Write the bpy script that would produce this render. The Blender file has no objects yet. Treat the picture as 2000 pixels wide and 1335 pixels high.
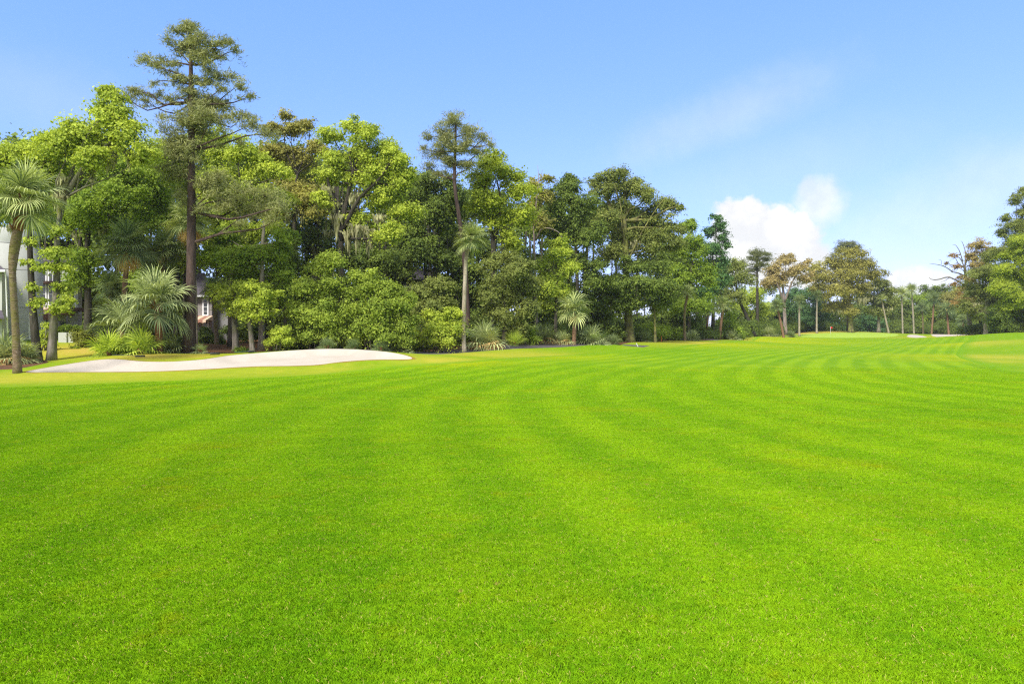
import bpy, math, random
import numpy as np
from mathutils import Vector, geometry

S = bpy.context.scene
COL = S.collection
R = math.radians
F = 1333.0            # focal length in photo pixels (24 mm on 36 mm)
CAMZ = 1.6

# ------------------------------------------------------------------ camera
cam = bpy.data.cameras.new('camera'); cam.lens = 24.0; cam.sensor_width = 36.0
cam.clip_start = 0.05; cam.clip_end = 6000
co = bpy.data.objects.new('camera', cam); COL.objects.link(co)
co.location = (0, 0, CAMZ); co.rotation_euler = (R(90), 0, 0)
S.camera = co

# ------------------------------------------------------------------ light
SUN_EL, SUN_AZ = 45.0, 208.0     # azimuth measured clockwise from +Y: behind the camera, to its left
SUN_STRENGTH, SKY_STRENGTH, EXPOSURE = 2.2, 0.15, 1.40
sl = bpy.data.lights.new('sun', 'SUN'); sl.energy = SUN_STRENGTH; sl.angle = R(14); sl.color = (1.0, 0.955, 0.88)
so = bpy.data.objects.new('sun', sl); COL.objects.link(so)
sd = Vector((math.sin(R(SUN_AZ)) * math.cos(R(SUN_EL)), math.cos(R(SUN_AZ)) * math.cos(R(SUN_EL)), math.sin(R(SUN_EL))))
so.rotation_euler = sd.to_track_quat('Z', 'Y').to_euler()
S.view_settings.view_transform = 'Standard'; S.view_settings.look = 'None'
S.view_settings.gamma = 1.0; S.view_settings.exposure = EXPOSURE
S.cycles.use_denoising = False; S.cycles.filter_width = 1.25
S.cycles.max_bounces = 10; S.cycles.diffuse_bounces = 8; S.cycles.transmission_bounces = 4; S.cycles.transparent_max_bounces = 4


class NT:
    """tiny helper round a node tree"""
    def __init__(s, tree):
        s.t = tree; s.t.nodes.clear()

    def n(s, typ, **kw):
        nd = s.t.nodes.new(typ)
        for k, v in kw.items():
            setattr(nd, k, v)
        return nd

    def put(s, sock, v):
        if hasattr(v, 'links') or isinstance(v, bpy.types.NodeSocket):
            s.t.links.new(v, sock)
        elif v is not None:
            if isinstance(v, (tuple, list)) and len(v) == 3 and sock.type == 'RGBA':
                v = (*v, 1)
            sock.default_value = v

    def m(s, op, a, b=None, c=None, clamp=False):
        nd = s.n('ShaderNodeMath', operation=op, use_clamp=clamp)
        s.put(nd.inputs[0], a)
        if b is not None: s.put(nd.inputs[1], b)
        if c is not None: s.put(nd.inputs[2], c)
        return nd.outputs[0]

    def mix(s, f, a, b, mode='MIX'):
        nd = s.n('ShaderNodeMix', data_type='RGBA', blend_type=mode)
        s.put(nd.inputs[0], f); s.put(nd.inputs[6], a); s.put(nd.inputs[7], b)
        return nd.outputs[2]

    def noise(s, vec, scale, detail=3, rough=0.55, dist=0.0):
        nd = s.n('ShaderNodeTexNoise')
        if vec is not None: s.put(nd.inputs['Vector'], vec)
        nd.inputs['Scale'].default_value = scale; nd.inputs['Detail'].default_value = detail
        nd.inputs['Roughness'].default_value = rough; nd.inputs['Distortion'].default_value = dist
        return nd.outputs[0]

    def ramp(s, f, lo, hi):
        nd = s.n('ShaderNodeMapRange', interpolation_type='SMOOTHSTEP')
        s.put(nd.inputs[0], f); nd.inputs[1].default_value = lo; nd.inputs[2].default_value = hi
        return nd.outputs[0]

    def scale(s, vec, xyz):
        nd = s.n('ShaderNodeVectorMath', operation='MULTIPLY')
        s.put(nd.inputs[0], vec); nd.inputs[1].default_value = xyz
        return nd.outputs[0]


def newmat(name):
    m = bpy.data.materials.new(name); m.use_nodes = True
    return m, NT(m.node_tree)


# ------------------------------------------------------------------ sky
w = bpy.data.worlds.new('World'); S.world = w; w.use_nodes = True
k = NT(w.node_tree)
sky = k.n('ShaderNodeTexSky', sky_type='NISHITA', sun_disc=False, sun_elevation=R(SUN_EL), sun_rotation=R(SUN_AZ),
          air_density=1.0, dust_density=0.6, ozone_density=2.2)
tc = k.n('ShaderNodeTexCoord')
sep = k.n('ShaderNodeSeparateXYZ'); k.put(sep.inputs[0], tc.outputs['Generated'])
az = k.m('ARCTAN2', sep.outputs[0], sep.outputs[1])
el = k.m('ARCSINE', sep.outputs[2])


def pxdir(px, py):
    x, z = (px - 1000) / F, (667 - py) / F
    return math.atan2(x, 1), math.atan2(z, math.hypot(1, x))


cv = k.n('ShaderNodeCombineXYZ'); k.put(cv.inputs[0], az); k.put(cv.inputs[1], el)
n1 = k.noise(cv.outputs[0], 13, 5, 0.6)
n2 = k.noise(cv.outputs[0], 45, 4, 0.6)
wob = k.m('ADD', k.m('MULTIPLY', k.m('SUBTRACT', n1, 0.5), 2.4), k.m('MULTIPLY', k.m('SUBTRACT', n2, 0.5), 1.5))


def puff(px, py, rx, ry, soft, amp, wobble=1.0, tilt=0.0):
    a, e = pxdir(px, py)
    da = k.m('SUBTRACT', az, a); de = k.m('SUBTRACT', el, e)
    if tilt:
        de = k.m('SUBTRACT', de, k.m('MULTIPLY', da, tilt))
    da = k.m('DIVIDE', da, rx / F); de = k.m('DIVIDE', de, ry / F)
    r = k.m('SQRT', k.m('ADD', k.m('MULTIPLY', da, da), k.m('MULTIPLY', de, de)))
    r = k.m('ADD', r, k.m('MULTIPLY', wob, wobble))
    return k.m('MULTIPLY', k.m('SUBTRACT', 1.0, k.ramp(r, 1 - soft, 1 + soft)), amp)


puffs = [puff(1450, 475, 62, 78, .14, 1, .42), puff(1515, 480, 80, 75, .16, 1, .42), puff(1570, 515, 45, 55, .2, 1, .42),
         puff(1600, 400, 42, 40, .5, .7, .55), puff(1580, 375, 20, 25, .45, .6, .55), puff(1785, 558, 50, 32, .2, .95, .42),
         puff(1420, 225, 150, 40, 1.0, .22, .5, .25), puff(1530, 330, 170, 50, 1.0, .10, .5, .1),
         puff(1900, 380, 190, 60, 1.0, .25, .5, .25), puff(1720, 500, 140, 50, 1.0, .22, .5), puff(120, 200, 230, 50, 1.0, .10, .5, -.2)]
cl = puffs[0]
for p in puffs[1:]:
    cl = k.m('MAXIMUM', cl, p)
shade = k.noise(cv.outputs[0], 22, 4, 0.6)
ccol = k.mix(k.ramp(shade, .35, .7), (2.35, 2.4, 2.5), (2.85, 2.85, 2.85))
hs = k.n('ShaderNodeHueSaturation'); hs.inputs['Saturation'].default_value = 1.0; hs.inputs['Value'].default_value = 1.0
k.put(hs.inputs['Color'], sky.outputs[0])
skyc = k.mix(1.0, hs.outputs[0], (.40, .318, .445), 'MULTIPLY')
skyc = k.mix(1.0, skyc, (.175, .655, 1.29), 'ADD')      # thin even haze veiling the whole sky
SKY_NODES = (sky, hs)
veil = k.m('MULTIPLY', k.ramp(k.m('ADD', el, k.m('MULTIPLY', k.m('SUBTRACT', n1, .5), .5)), R(36), R(58)), .85)   # bright cloud added out of view overhead, as white fill light
veil2 = k.m('MULTIPLY', k.m('SUBTRACT', 1.0, k.ramp(sep.outputs[1], -.5, .1)), .8)  # same added fill cloud, behind the camera
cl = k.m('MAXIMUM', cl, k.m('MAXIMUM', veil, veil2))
bg = k.n('ShaderNodeBackground'); bg.inputs[1].default_value = SKY_STRENGTH
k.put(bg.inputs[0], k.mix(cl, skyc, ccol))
wo = k.n('ShaderNodeOutputWorld'); k.put(wo.inputs[0], bg.outputs[0])


# ------------------------------------------------------------------ terrain
def W(px, py, d):
    return np.array([(px - 1000) / F * d, d, CAMZ + (667 - py) / F * d])


CTRL = []
for x in (-60, -30, -12, 0, 12, 30):
    for y in (-40, -15, 0, 10, 20):
        if abs(x) < 40 or y < 10:
            CTRL.append((x, y, 0.0))
BUNK = [(45, 730, 34.0), (95, 729.5, 34.2), (150, 729, 34.4), (230, 729, 34.6), (300, 728, 34.8), (400, 724, 35.4), (480, 718, 36.2), (560, 717, 36.6), (620, 716, 37.0),
        (655, 710, 37.8), (700, 705.5, 38.4), (745, 704.5, 38.8), (795, 704.5, 39.1), (808, 702, 39.6),
        (797, 697, 40.6), (770, 691, 41.6), (740, 687, 42.2), (690, 684, 42.6), (640, 683, 42.6), (590, 685, 42.3), (520, 690, 41.6),
        (450, 696, 40.6), (420, 701, 39.4), (390, 705, 38.5), (330, 709, 37.8), (275, 708.5, 37.9), (235, 704, 38.7), (210, 703.5, 38.9), (180, 706, 38.5), (120, 715, 36.9), (60, 726, 34.9)]
for a in BUNK:
    CTRL.append(tuple(W(*a)))
for a in [(2000, 735, 32), (250, 690, 42.5), (330, 691, 42.5), (100, 707, 40.5), (370, 690, 45), (165, 675, 50), (60, 660, 56), (-150, 660, 56), (102, 705, 42), (-60, 712, 38), (-60, 740, 31),
          (492, 688, 47.5), (430, 683, 51), (600, 682, 46), (700, 683, 46.5), (820, 691, 46.5), (908, 687, 53), (950, 685, 54.8), (950, 675.5, 59.2), (1000, 681.5, 56.8), (1000, 673.5, 61.2), (900, 681.5, 57.5), (1100, 676, 63), (1100, 669.5, 68),
          (1120, 670, 68), (1180, 671, 70), (1230, 667, 85), (1250, 668.5, 80), (1338, 665, 95), (1370, 660, 110), (1470, 656, 140),
          (1480, 655, 160), (1622, 653.5, 177), (1560, 657.5, 165), (1640, 645, 198), (1560, 648.5, 192), (1700, 648.5, 200), (1740, 653, 205), (1800, 652.5, 215),
          (1780, 656, 172), (1870, 653, 176), (1870, 660, 158), (1890, 654, 140), (1930, 651, 122), (1990, 650, 114), (2080, 649, 110), (2000, 664, 85), (2120, 660, 85), (2000, 655, 150), (2000, 700, 55), (1870, 687, 75),
          (1400, 690, 60), (1400, 720, 38), (1400, 760, 23), (1700, 700, 50), (1700, 676, 100), (1300, 690, 58), (1000, 700, 45), (1000, 720, 36), (1200, 680, 73),
          (1500, 666, 130), (1100, 690, 56), (1600, 662, 150), (1800, 665, 130), (850, 716, 37), (700, 740, 28), (300, 745, 28), (1700, 745, 28), (2000, 760, 23),
          (600, 660, 75), (300, 660, 72), (900, 660, 85), (1100, 656, 100), (1250, 652, 120)]:
    CTRL.append(tuple(W(*a)))
for x, y, z in [(-120, 120, 3), (0, 200, 4), (-200, 20, .5), (150, 40, 2.2), (250, 200, 5), (200, -60, 0.5), (-150, -80, 0), (0, -120, 0), (100, 260, 5), (180, 330, 5), (-100, 300, 4), (90, 20, 1.0)]:
    CTRL.append((x, y, z))
CT = np.array(CTRL)
_c = 3.0


def _ker(P):
    d2 = ((P[:, None, :] - CT[None, :, :2]) ** 2).sum(2)
    return np.sqrt(d2 + _c * _c)


_A = np.block([[_ker(CT[:, :2]) - 0.15 * np.eye(len(CT)), np.ones((len(CT), 1))], [np.ones((1, len(CT))), np.zeros((1, 1))]])
_w = np.linalg.solve(_A, np.append(CT[:, 2], 0))


def tz(P):
    P = np.atleast_2d(np.asarray(P, float))
    out = np.empty(len(P))
    for i in range(0, len(P), 8000):
        q = P[i:i + 8000]
        out[i:i + 8000] = _ker(q) @ _w[:-1] + _w[-1]
    y = P[:, 1]; far = np.clip((np.hypot(P[:, 0], y) - 330) / 250, 0, 1)
    return out * (1 - far) + 4.0 * far


def T(px, d):
    x = (px - 1000) / F * d
    return np.array([x, d, tz([(x, d)])[0]])


_ds = np.geomspace(2.5, 300, 2500)


def gp(px, row):
    x = (px - 1000) / F * _ds
    z = tz(np.stack([x, _ds], 1)); r = CAMZ + (667 - row) / F * _ds
    i = np.argmax(z >= r)
    return x[i], _ds[i]


def inpoly(P, poly):
    poly = np.asarray(poly); x, y = P[:, 0], P[:, 1]
    c = np.zeros(len(P), bool); j = len(poly) - 1
    for i in range(len(poly)):
        xi, yi = poly[i]; xj, yj = poly[j]
        if yi != yj:
            c ^= ((yi > y) != (yj > y)) & (x < (xj - xi) * (y - yi) / (yj - yi) + xi)
        j = i
    return c


def resample(poly, step, closed=True, smooth=True):
    p = np.asarray(poly, float)
    if smooth:      # Chaikin, twice
        for _ in range(2):
            q = np.roll(p, -1, 0) if closed else p[1:]
            b = p if closed else p[:-1]
            n = np.stack([.75 * b + .25 * q, .25 * b + .75 * q], 1).reshape(-1, 2)
            p = n if closed else np.vstack([p[:1], n, p[-1:]])
    out = []
    m = len(p) if closed else len(p) - 1
    for i in range(m):
        a, b = p[i], p[(i + 1) % len(p)]
        n = max(1, int(np.linalg.norm(b - a) / step))
        for t in range(n):
            out.append(a + (b - a) * t / n)
    if not closed: out.append(p[-1])
    return np.array(out)


def edgedist(P, poly):
    poly = np.asarray(poly); best = np.full(len(P), 1e9)
    for i in range(len(poly)):
        a, b = poly[i], poly[(i + 1) % len(poly)]
        ab = b - a; t = np.clip(((P - a) @ ab) / max(ab @ ab, 1e-9), 0, 1)
        best = np.minimum(best, np.hypot(*(P - a - t[:, None] * ab).T))
    return best


def wxy(px, d): return ((px - 1000) / F * d, d)


bunker = resample([wxy(a[0], a[2]) for a in BUNK], .45)
bunk2 = resample([wxy(*a) for a in [(1771, 168), (1800, 160), (1813, 163), (1806, 172), (1785, 180), (1772, 178)]], 1.2)
bunk3 = resample([wxy(*a) for a in [(1818, 172), (1850, 160), (1897, 160), (1916, 172), (1905, 186), (1860, 190), (1820, 184)]], 1.2)
green = resample([wxy(*a) for a in [(1545, 172), (1580, 164), (1650, 160), (1720, 164), (1760, 176), (1745, 187), (1690, 190), (1600, 186), (1550, 180)]], 1.5)
fl = [gp(*a) for a in [(0, 757), (150, 752), (300, 745), (450, 741), (600, 734), (720, 722), (850, 713), (960, 705), (1100, 694), (1250, 684), (1350, 675), (1430, 668.5)]]
fr = [wxy(*a) for a in [(1870, 125), (1900, 108), (1880, 88), (1864, 72), (1874, 56), (1905, 44), (2000, 32)]]
fairway = [(-140, -60), (-140, -20), (-60, 14), (-28, 22)] + fl + [wxy(1480, 140), wxy(1520, 158), wxy(1620, 157), wxy(1700, 155), wxy(1780, 150), wxy(1840, 142)] + fr + [(38, 24), (70, 14), (110, -20), (110, -60)]
fairway = resample(fairway, 1.2)
pc = resample([wxy(*a) for a in [(740, 47.6), (800, 48.6), (835, 50), (900, 55.2), (960, 57.6), (1060, 62.4), (1180, 70.6), (1245, 77.5)]], 1.0, closed=False)
tn = np.gradient(pc, axis=0); tn /= np.linalg.norm(tn, axis=1)[:, None]
nr = np.stack([-tn[:, 1], tn[:, 0]], 1)
path = np.vstack([pc + nr * 1.5, (pc - nr * 1.5)[::-1]])
pc2 = resample([wxy(*a) for a in [(1392, 104), (1372, 111), (1356, 120), (1350, 130)]], 1.0, closed=False)
tn = np.gradient(pc2, axis=0); tn /= np.linalg.norm(tn, axis=1)[:, None]
nr = np.stack([-tn[:, 1], tn[:, 0]], 1)
path2 = np.vstack([pc2 + nr * 1.1, (pc2 - nr * 1.1)[::-1]])
floor_ = [wxy(*a) for a in [(345, 46.5), (356, 45.2), (385, 44.2), (450, 46), (560, 47), (700, 47.2)]] + \
    [wxy(*a) for a in [(760, 50.4), (850, 53.8), (900, 57.4), (1000, 61.6), (1100, 67), (1180, 73.5), (1250, 84), (1300, 93), (1345, 97), (1395, 103),
                       (1420, 118), (1445, 132), (1480, 148), (1530, 175), (1600, 206), (1700, 222), (1810, 224), (1870, 196), (1935, 152), (1985, 136), (2100, 124)]] + \
    [(170, 110), (330, 130), (330, 420), (-300, 420), (-300, 70), (-60, 64), (-44, 61)]
floor_ = resample(floor_, 1.5, smooth=False)
bed = resample([wxy(*a) for a in [(-90, 35.5), (10, 35.6), (60, 37), (98, 40), (90, 43), (40, 45), (-60, 45)]], .6)

grid = []
for x in np.arange(-45, 46, .95):
    for y in np.arange(-10, 62, .95):
        grid.append((x, y))
for x in np.arange(-130, 180, 3.1):
    for y in np.arange(-60, 262, 3.1):
        if not (-45 <= x <= 46 and -10 <= y <= 62):
            grid.append((x, y))
for x in np.arange(-500, 560, 26.0):
    for y in np.arange(-200, 560, 26.0):
        if not (-130 <= x <= 180 and -60 <= y <= 262):
            grid.append((x, y))
for a in range(0, 360, 15):
    grid.append((700 * math.cos(R(a)), 200 + 600 * math.sin(R(a))))
grid = np.array(grid)
rg = np.random.default_rng(3)
grid[:-24] += rg.uniform(-.22, .22, (len(grid) - 24, 2))
polys = [bunker, bunk2, bunk3, green, path, path2, fairway, floor_, bed]
keep = np.ones(len(grid), bool)
for q, dd in zip(polys, (.3, .5, .5, .6, .5, .5, .5, .6, .4)):
    for i in range(0, len(q), 200):
        d2 = ((grid[:, None, :] - q[None, i:i + 200, :]) ** 2).sum(2).min(1)
        keep &= d2 > dd * dd
grid = grid[keep]
pts = [Vector(map(float, p)) for p in grid]; edges = []
for q in polys:
    b = len(pts); pts += [Vector(map(float, p)) for p in q]
    edges += [(b + i, b + (i + 1) % len(q)) for i in range(len(q))]
cv2, ce2, cf2, *_ = geometry.delaunay_2d_cdt(pts, edges, [], 0, 1e-4)
V2 = np.array([(v[0], v[1]) for v in cv2]); TRI = np.array([f for f in cf2 if len(f) == 3])
Z = tz(V2)
bd = edgedist(V2, bunker); ib = inpoly(V2, bunker) & (bd > 1e-3)
Z[ib] -= .22 * np.clip(bd[ib] / .5, 0, 1)
# little raised turf lip round the bunker, and a sunk path
ob = ~ib & (bd < 1.4)
Z[ob] += .09 * (1 - bd[ob] / 1.4)
for q in (bunk2, bunk3):
    e = edgedist(V2, q); i_ = inpoly(V2, q) & (e > 1e-3)
    Z[i_] -= .04 * np.clip(e[i_] / 1.0, 0, 1)
ip = inpoly(V2, path); ep = edgedist(V2, path); ip &= ep > 1e-3
Z[ip] -= .04
V3 = np.column_stack([V2, Z])
cen = V2[TRI].mean(1)
reg = np.zeros(len(TRI), int)
for idx, q in ((7, floor_), (8, bed), (6, fairway), (4, path), (5, path2), (3, green), (2, bunk3), (1, bunk2), (0, bunker)):
    reg[inpoly(cen, q)] = idx + 1
# the natural dryness of the turf (yellow patches the photograph shows), as a painted growth map
DRY = [(*wxy(300, 41), 2.6, 1.0), (*wxy(360, 41.5), 2.2, .9), (*wxy(250, 41), 2.0, .6), (*wxy(180, 48), 4.5, 1.0), (*wxy(110, 46), 3, .8),
       (*wxy(885, 40), 2.4, .8), (*wxy(850, 42), 2, .5), (*wxy(480, 34.5), 3, .4), (*wxy(250, 33.5), 4, .5), (*wxy(60, 32), 3, .7), (*wxy(640, 35), 2, .5),
       (*wxy(950, 50), 3, .7), (*wxy(1040, 52), 4, .6), (*wxy(1350, 88), 8, .8), (*wxy(1450, 125), 12, .9), (*wxy(1500, 150), 10, .9), (*wxy(1560, 188), 9, 1.0), (*wxy(1620, 196), 10, 1.0),
       (*wxy(1680, 194), 8, .6), (*wxy(1900, 60), 6, .6), (*wxy(1890, 50), 4, .5), (*wxy(1910, 150), 12, .8), (*wxy(1960, 140), 10, .9), (*wxy(1840, 165), 6, .8), (*wxy(1815, 162), 4, .9), (*wxy(1890, 88), 5, .6),
       (*wxy(1850, 27), 7, .55), (*wxy(1750, 26), 5, .5), (*wxy(1950, 30), 5, .5), (*wxy(30, 8.5), 1.6, .55), (*wxy(120, 14), 2, .3)]
dry = np.zeros(len(V2))
for x, y, s, a in DRY:
    dry = np.maximum(dry, a * np.exp(-((V2[:, 0] - x) ** 2 + (V2[:, 1] - y) ** 2) / (2 * s * s)))
fd = edgedist(V2, fairway) * np.where(inpoly(V2, fairway), 1, -1)


def fill(me, verts, faces, mat, smooth=True):
    n = len(verts); faces = np.asarray(faces); m, kk = faces.shape
    me.vertices.add(n); me.vertices.foreach_set('co', np.asarray(verts, np.float32).ravel())
    me.loops.add(m * kk); me.loops.foreach_set('vertex_index', faces.astype(np.int32).ravel())
    me.polygons.add(m)
    me.polygons.foreach_set('loop_start', np.arange(0, m * kk, kk, dtype=np.int32))
    me.polygons.foreach_set('loop_total', np.full(m, kk, np.int32))
    me.polygons.foreach_set('use_smooth', np.full(m, smooth))
    if mat: me.materials.append(mat)
    me.update(calc_edges=True)


def tag(o, label=None, cat=None, group=None, kind=None):
    if label: o['label'] = label
    if cat: o['category'] = cat
    if group: o['group'] = group
    if kind: o['kind'] = kind
    return o


def link(name, me, parent=None, loc=(0, 0, 0)):
    o = bpy.data.objects.new(name, me); COL.objects.link(o); o.location = loc
    if parent is not None: o.parent = parent
    return o


def empty(name, loc, label, cat, group=None, rz=0.0):
    o = bpy.data.objects.new(name, None); COL.objects.link(o); o.location = loc; o.rotation_euler = (0, 0, rz)
    o.empty_display_size = .3
    return tag(o, label, cat, group)


# ------------------------------------------------------------------ ground materials
CY = [(0, 1.5), (6, .6), (12, -.6), (18, -1.0), (26, -.2), (36, 3.0), (46, 7.6), (60, 15.5), (80, 28.5), (105, 46), (140, 70), (180, 96)]


def turf_mat(name, fair=True, blade=False):
    m, k = newmat(name)
    geo = k.n('ShaderNodeNewGeometry'); pos = geo.outputs['Position']
    sp = k.n('ShaderNodeSeparateXYZ'); k.put(sp.inputs[0], pos)
    x, y = sp.outputs[0], sp.outputs[1]
    big = k.noise(k.scale(pos, (1, 1, 0)), .22, 3, .6)
    mid = k.noise(k.scale(pos, (1, 1, 0)), 1.5, 4, .62)
    fine = k.noise(pos, 14, 4, .7)
    fin2 = k.noise(pos, 75, 3, .7)
    L = ((.295, .490, .010) if blade else (.228, .375, .009)) if fair else (.225, .365, .0100)
    D = ((.142, .325, .007) if blade else (.120, .258, .006)) if fair else (.135, .265, .006)
    Y = (.370, .400, .008) if fair else (.46, .40, .050)
    # mowing stripes, sheen of leaning grass painted in; they follow the fairway's dog-leg
    fcn = k.n('ShaderNodeFloatCurve'); cu = fcn.mapping.curves[0]
    p = [((a + 20) / 220, (b + 10) / 120) for a, b in CY]
    cu.points[0].location = (0, (4.5 + 10) / 120); cu.points[1].location = (1, (108 + 10) / 120)
    for a in p: cu.points.new(*a)
    fcn.mapping.update()
    k.put(fcn.inputs['Value'], k.m('DIVIDE', k.m('ADD', y, 20), 220))
    s = k.m('SUBTRACT', x, k.m('SUBTRACT', k.m('MULTIPLY', fcn.outputs[0], 120), 10))
    s = k.m('ADD', s, k.m('MULTIPLY', k.m('SUBTRACT', big, .5), .8))
    st = k.m('ADD', k.m('MULTIPLY', k.m('SINE', k.m('MULTIPLY', s, 2 * math.pi / 1.8)), .5), .5)
    st2 = k.m('ADD', k.m('MULTIPLY', k.m('SINE', k.m('MULTIPLY', s, 2 * math.pi / 5.9)), .5), .5)
    st = k.ramp(st, .12, .88)
    st = k.m('ADD', k.m('MULTIPLY', st, .84), k.m('MULTIPLY', st2, .16))
    # painted contrast varies by noise, lower on near blades for the view angle
    amp = k.m('MULTIPLY', k.ramp(k.noise(pos, .11, 2, .5), .32, .62), (.26 if blade else .42) if fair else .10)
    amp = k.m('ADD', amp, (.16 if blade else .24) if fair else .02)
    f = k.m('ADD', k.m('MULTIPLY', st, amp), k.m('MULTIPLY', k.m('SUBTRACT', mid, .5), 1.2))
    f = k.m('ADD', f, k.m('MULTIPLY', k.m('SUBTRACT', big, .5), .55))
    f = k.m('ADD', f, k.m('MULTIPLY', k.m('SUBTRACT', fine, .5), 1.7 if blade else 1.1))
    f = k.m('ADD', f, (.24 if blade else .12) if fair else .3, clamp=True)
    col = k.mix(f, D, L)
    yel = k.m('ADD', k.ramp(k.noise(pos, 2.2, 5, .7), .54, .80), k.m('MULTIPLY', k.ramp(k.noise(pos, .35, 3, .6), .50, .75), .55))
    yel = k.m('MULTIPLY', yel, (.62 if blade else .48) if fair else .42)
    if not blade:
        at = k.n('ShaderNodeAttribute', attribute_name='dry')
        dv = k.m('MULTIPLY', at.outputs['Fac'], k.m('ADD', .55, k.m('MULTIPLY', mid, .9)))
        yel = k.m('ADD', yel, dv, clamp=True)
        col = k.mix(yel, col, Y)
        col = k.mix(k.m('MULTIPLY', k.ramp(k.m('ADD', at.outputs['Fac'], k.m('MULTIPLY', k.m('SUBTRACT', mid, .5), .8)), .72, 1.15), .75), col, (.52, .37, .095))
        if not fair:        # brown tint along the cut edge of the bunker
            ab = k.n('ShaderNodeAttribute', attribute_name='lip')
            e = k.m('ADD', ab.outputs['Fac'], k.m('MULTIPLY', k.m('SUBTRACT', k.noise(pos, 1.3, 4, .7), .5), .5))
            af = k.n('ShaderNodeAttribute', attribute_name='fd')
            bl = k.ramp(k.m('ADD', af.outputs['Fac'], k.m('MULTIPLY', k.m('SUBTRACT', mid, .5), 1.6)), -1.6, .3)
            col = k.mix(bl, col, k.mix(f, (.112, .255, .006), (.200, .365, .010)))
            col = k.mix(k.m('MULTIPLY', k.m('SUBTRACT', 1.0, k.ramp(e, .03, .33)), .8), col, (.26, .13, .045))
    else:
        tn_ = k.n('ShaderNodeAttribute', attribute_name='tone')
        col = k.mix(yel, col, Y)
        col = k.mix(k.m('MULTIPLY', k.ramp(k.noise(k.scale(pos, (1, 1, 0)), 7, 2, .5), .70, .78), .8), col, (.40, .30, .09))
        col = k.mix(k.ramp(tn_.outputs['Fac'], .965, .985), col, (.42, .36, .10))
        hv = k.n('ShaderNodeHueSaturation'); k.put(hv.inputs['Color'], col)
        k.put(hv.inputs['Value'], k.m('ADD', .86, k.m('MULTIPLY', tn_.outputs['Fac'], .80)))
        hv.inputs['Saturation'].default_value = 1.0
        col = hv.outputs[0]
    out = k.n('ShaderNodeOutputMaterial')
    if blade:
        pr = k.n('ShaderNodeBsdfDiffuse'); k.put(pr.inputs['Color'], col)
        vm = k.n('ShaderNodeVectorMath', operation='MULTIPLY_ADD'); k.put(vm.inputs[0], geo.outputs['Normal']); vm.inputs[1].default_value = (.45, .45, .45); vm.inputs[2].default_value = (0, 0, .8)
        vn = k.n('ShaderNodeVectorMath', operation='NORMALIZE'); k.put(vn.inputs[0], vm.outputs[0]); k.put(pr.inputs['Normal'], vn.outputs[0])
        tr = k.n('ShaderNodeBsdfTranslucent'); k.put(tr.inputs[0], col)
        mx = k.n('ShaderNodeMixShader'); mx.inputs[0].default_value = .3
        k.put(mx.inputs[1], pr.outputs[0]); k.put(mx.inputs[2], tr.outputs[0]); k.put(out.inputs[0], mx.outputs[0])
    else:
        sp2 = k.mix(k.ramp(fin2, .30, .62), (.62, .66, .6), (1.12, 1.1, 1.0))
        col = k.mix(1.0, col, sp2, 'MULTIPLY')
        pr = k.n('ShaderNodeBsdfPrincipled'); k.put(pr.inputs['Base Color'], col); pr.inputs['Roughness'].default_value = .9
        pr.inputs['Specular IOR Level'].default_value = .03
        bp = k.n('ShaderNodeBump'); bp.inputs['Strength'].default_value = .55; bp.inputs['Distance'].default_value = .03
        k.put(bp.inputs['Height'], k.m('ADD', k.m('MULTIPLY', fine, .6), k.m('MULTIPLY', fin2, .5)))
        k.put(pr.inputs['Normal'], bp.outputs[0]); k.put(out.inputs[0], pr.outputs[0])
    return m


def simple_mat(name, col, col2=None, scale=6, rough=.85, bump=.3, bdist=.02, spec=.2, stretch=(1, 1, 1), lo=.35, hi=.65, detail=5):
    m, k = newmat(name)
    tcn = k.n('ShaderNodeTexCoord'); vec = k.scale(tcn.outputs['Object'], stretch)
    nz = k.noise(vec, scale, detail, .65)
    c = k.mix(k.ramp(nz, lo, hi), col, col2 or tuple(.75 * v for v in col))
    pr = k.n('ShaderNodeBsdfPrincipled'); k.put(pr.inputs['Base Color'], c); pr.inputs['Roughness'].default_value = rough
    pr.inputs['Specular IOR Level'].default_value = spec
    if bump:
        bp = k.n('ShaderNodeBump'); bp.inputs['Strength'].default_value = bump; bp.inputs['Distance'].default_value = bdist
        k.put(bp.inputs['Height'], nz); k.put(pr.inputs['Normal'], bp.outputs[0])
    out = k.n('ShaderNodeOutputMaterial'); k.put(out.inputs[0], pr.outputs[0])
    return m


def sand_mat():
    m, k = newmat('bunker sand')
    geo = k.n('ShaderNodeNewGeometry'); pos = geo.outputs['Position']
    a = k.noise(pos, .8, 4, .6); b = k.noise(k.scale(pos, (1, 3.5, 1)), 5, 4, .7); c = k.noise(pos, 40, 2, .6)
    col = k.mix(k.ramp(a, .3, .7), (.50, .445, .375), (.45, .395, .325))
    col = k.mix(k.m('MULTIPLY', k.ramp(b, .5, .8), .22), col, (.34, .29, .225))
    col = k.mix(k.m('MULTIPLY', k.ramp(c, .72, .78), .4), col, (.34, .25, .16))
    pr = k.n('ShaderNodeBsdfPrincipled'); k.put(pr.inputs['Base Color'], col); pr.inputs['Roughness'].default_value = .95
    pr.inputs['Specular IOR Level'].default_value = .1
    bp = k.n('ShaderNodeBump'); bp.inputs['Strength'].default_value = .3; bp.inputs['Distance'].default_value = .03
    k.put(bp.inputs['Height'], k.m('ADD', b, k.m('MULTIPLY', c, .25))); k.put(pr.inputs['Normal'], bp.outputs[0])
    out = k.n('ShaderNodeOutputMaterial'); k.put(out.inputs[0], pr.outputs[0])
    return m


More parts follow.
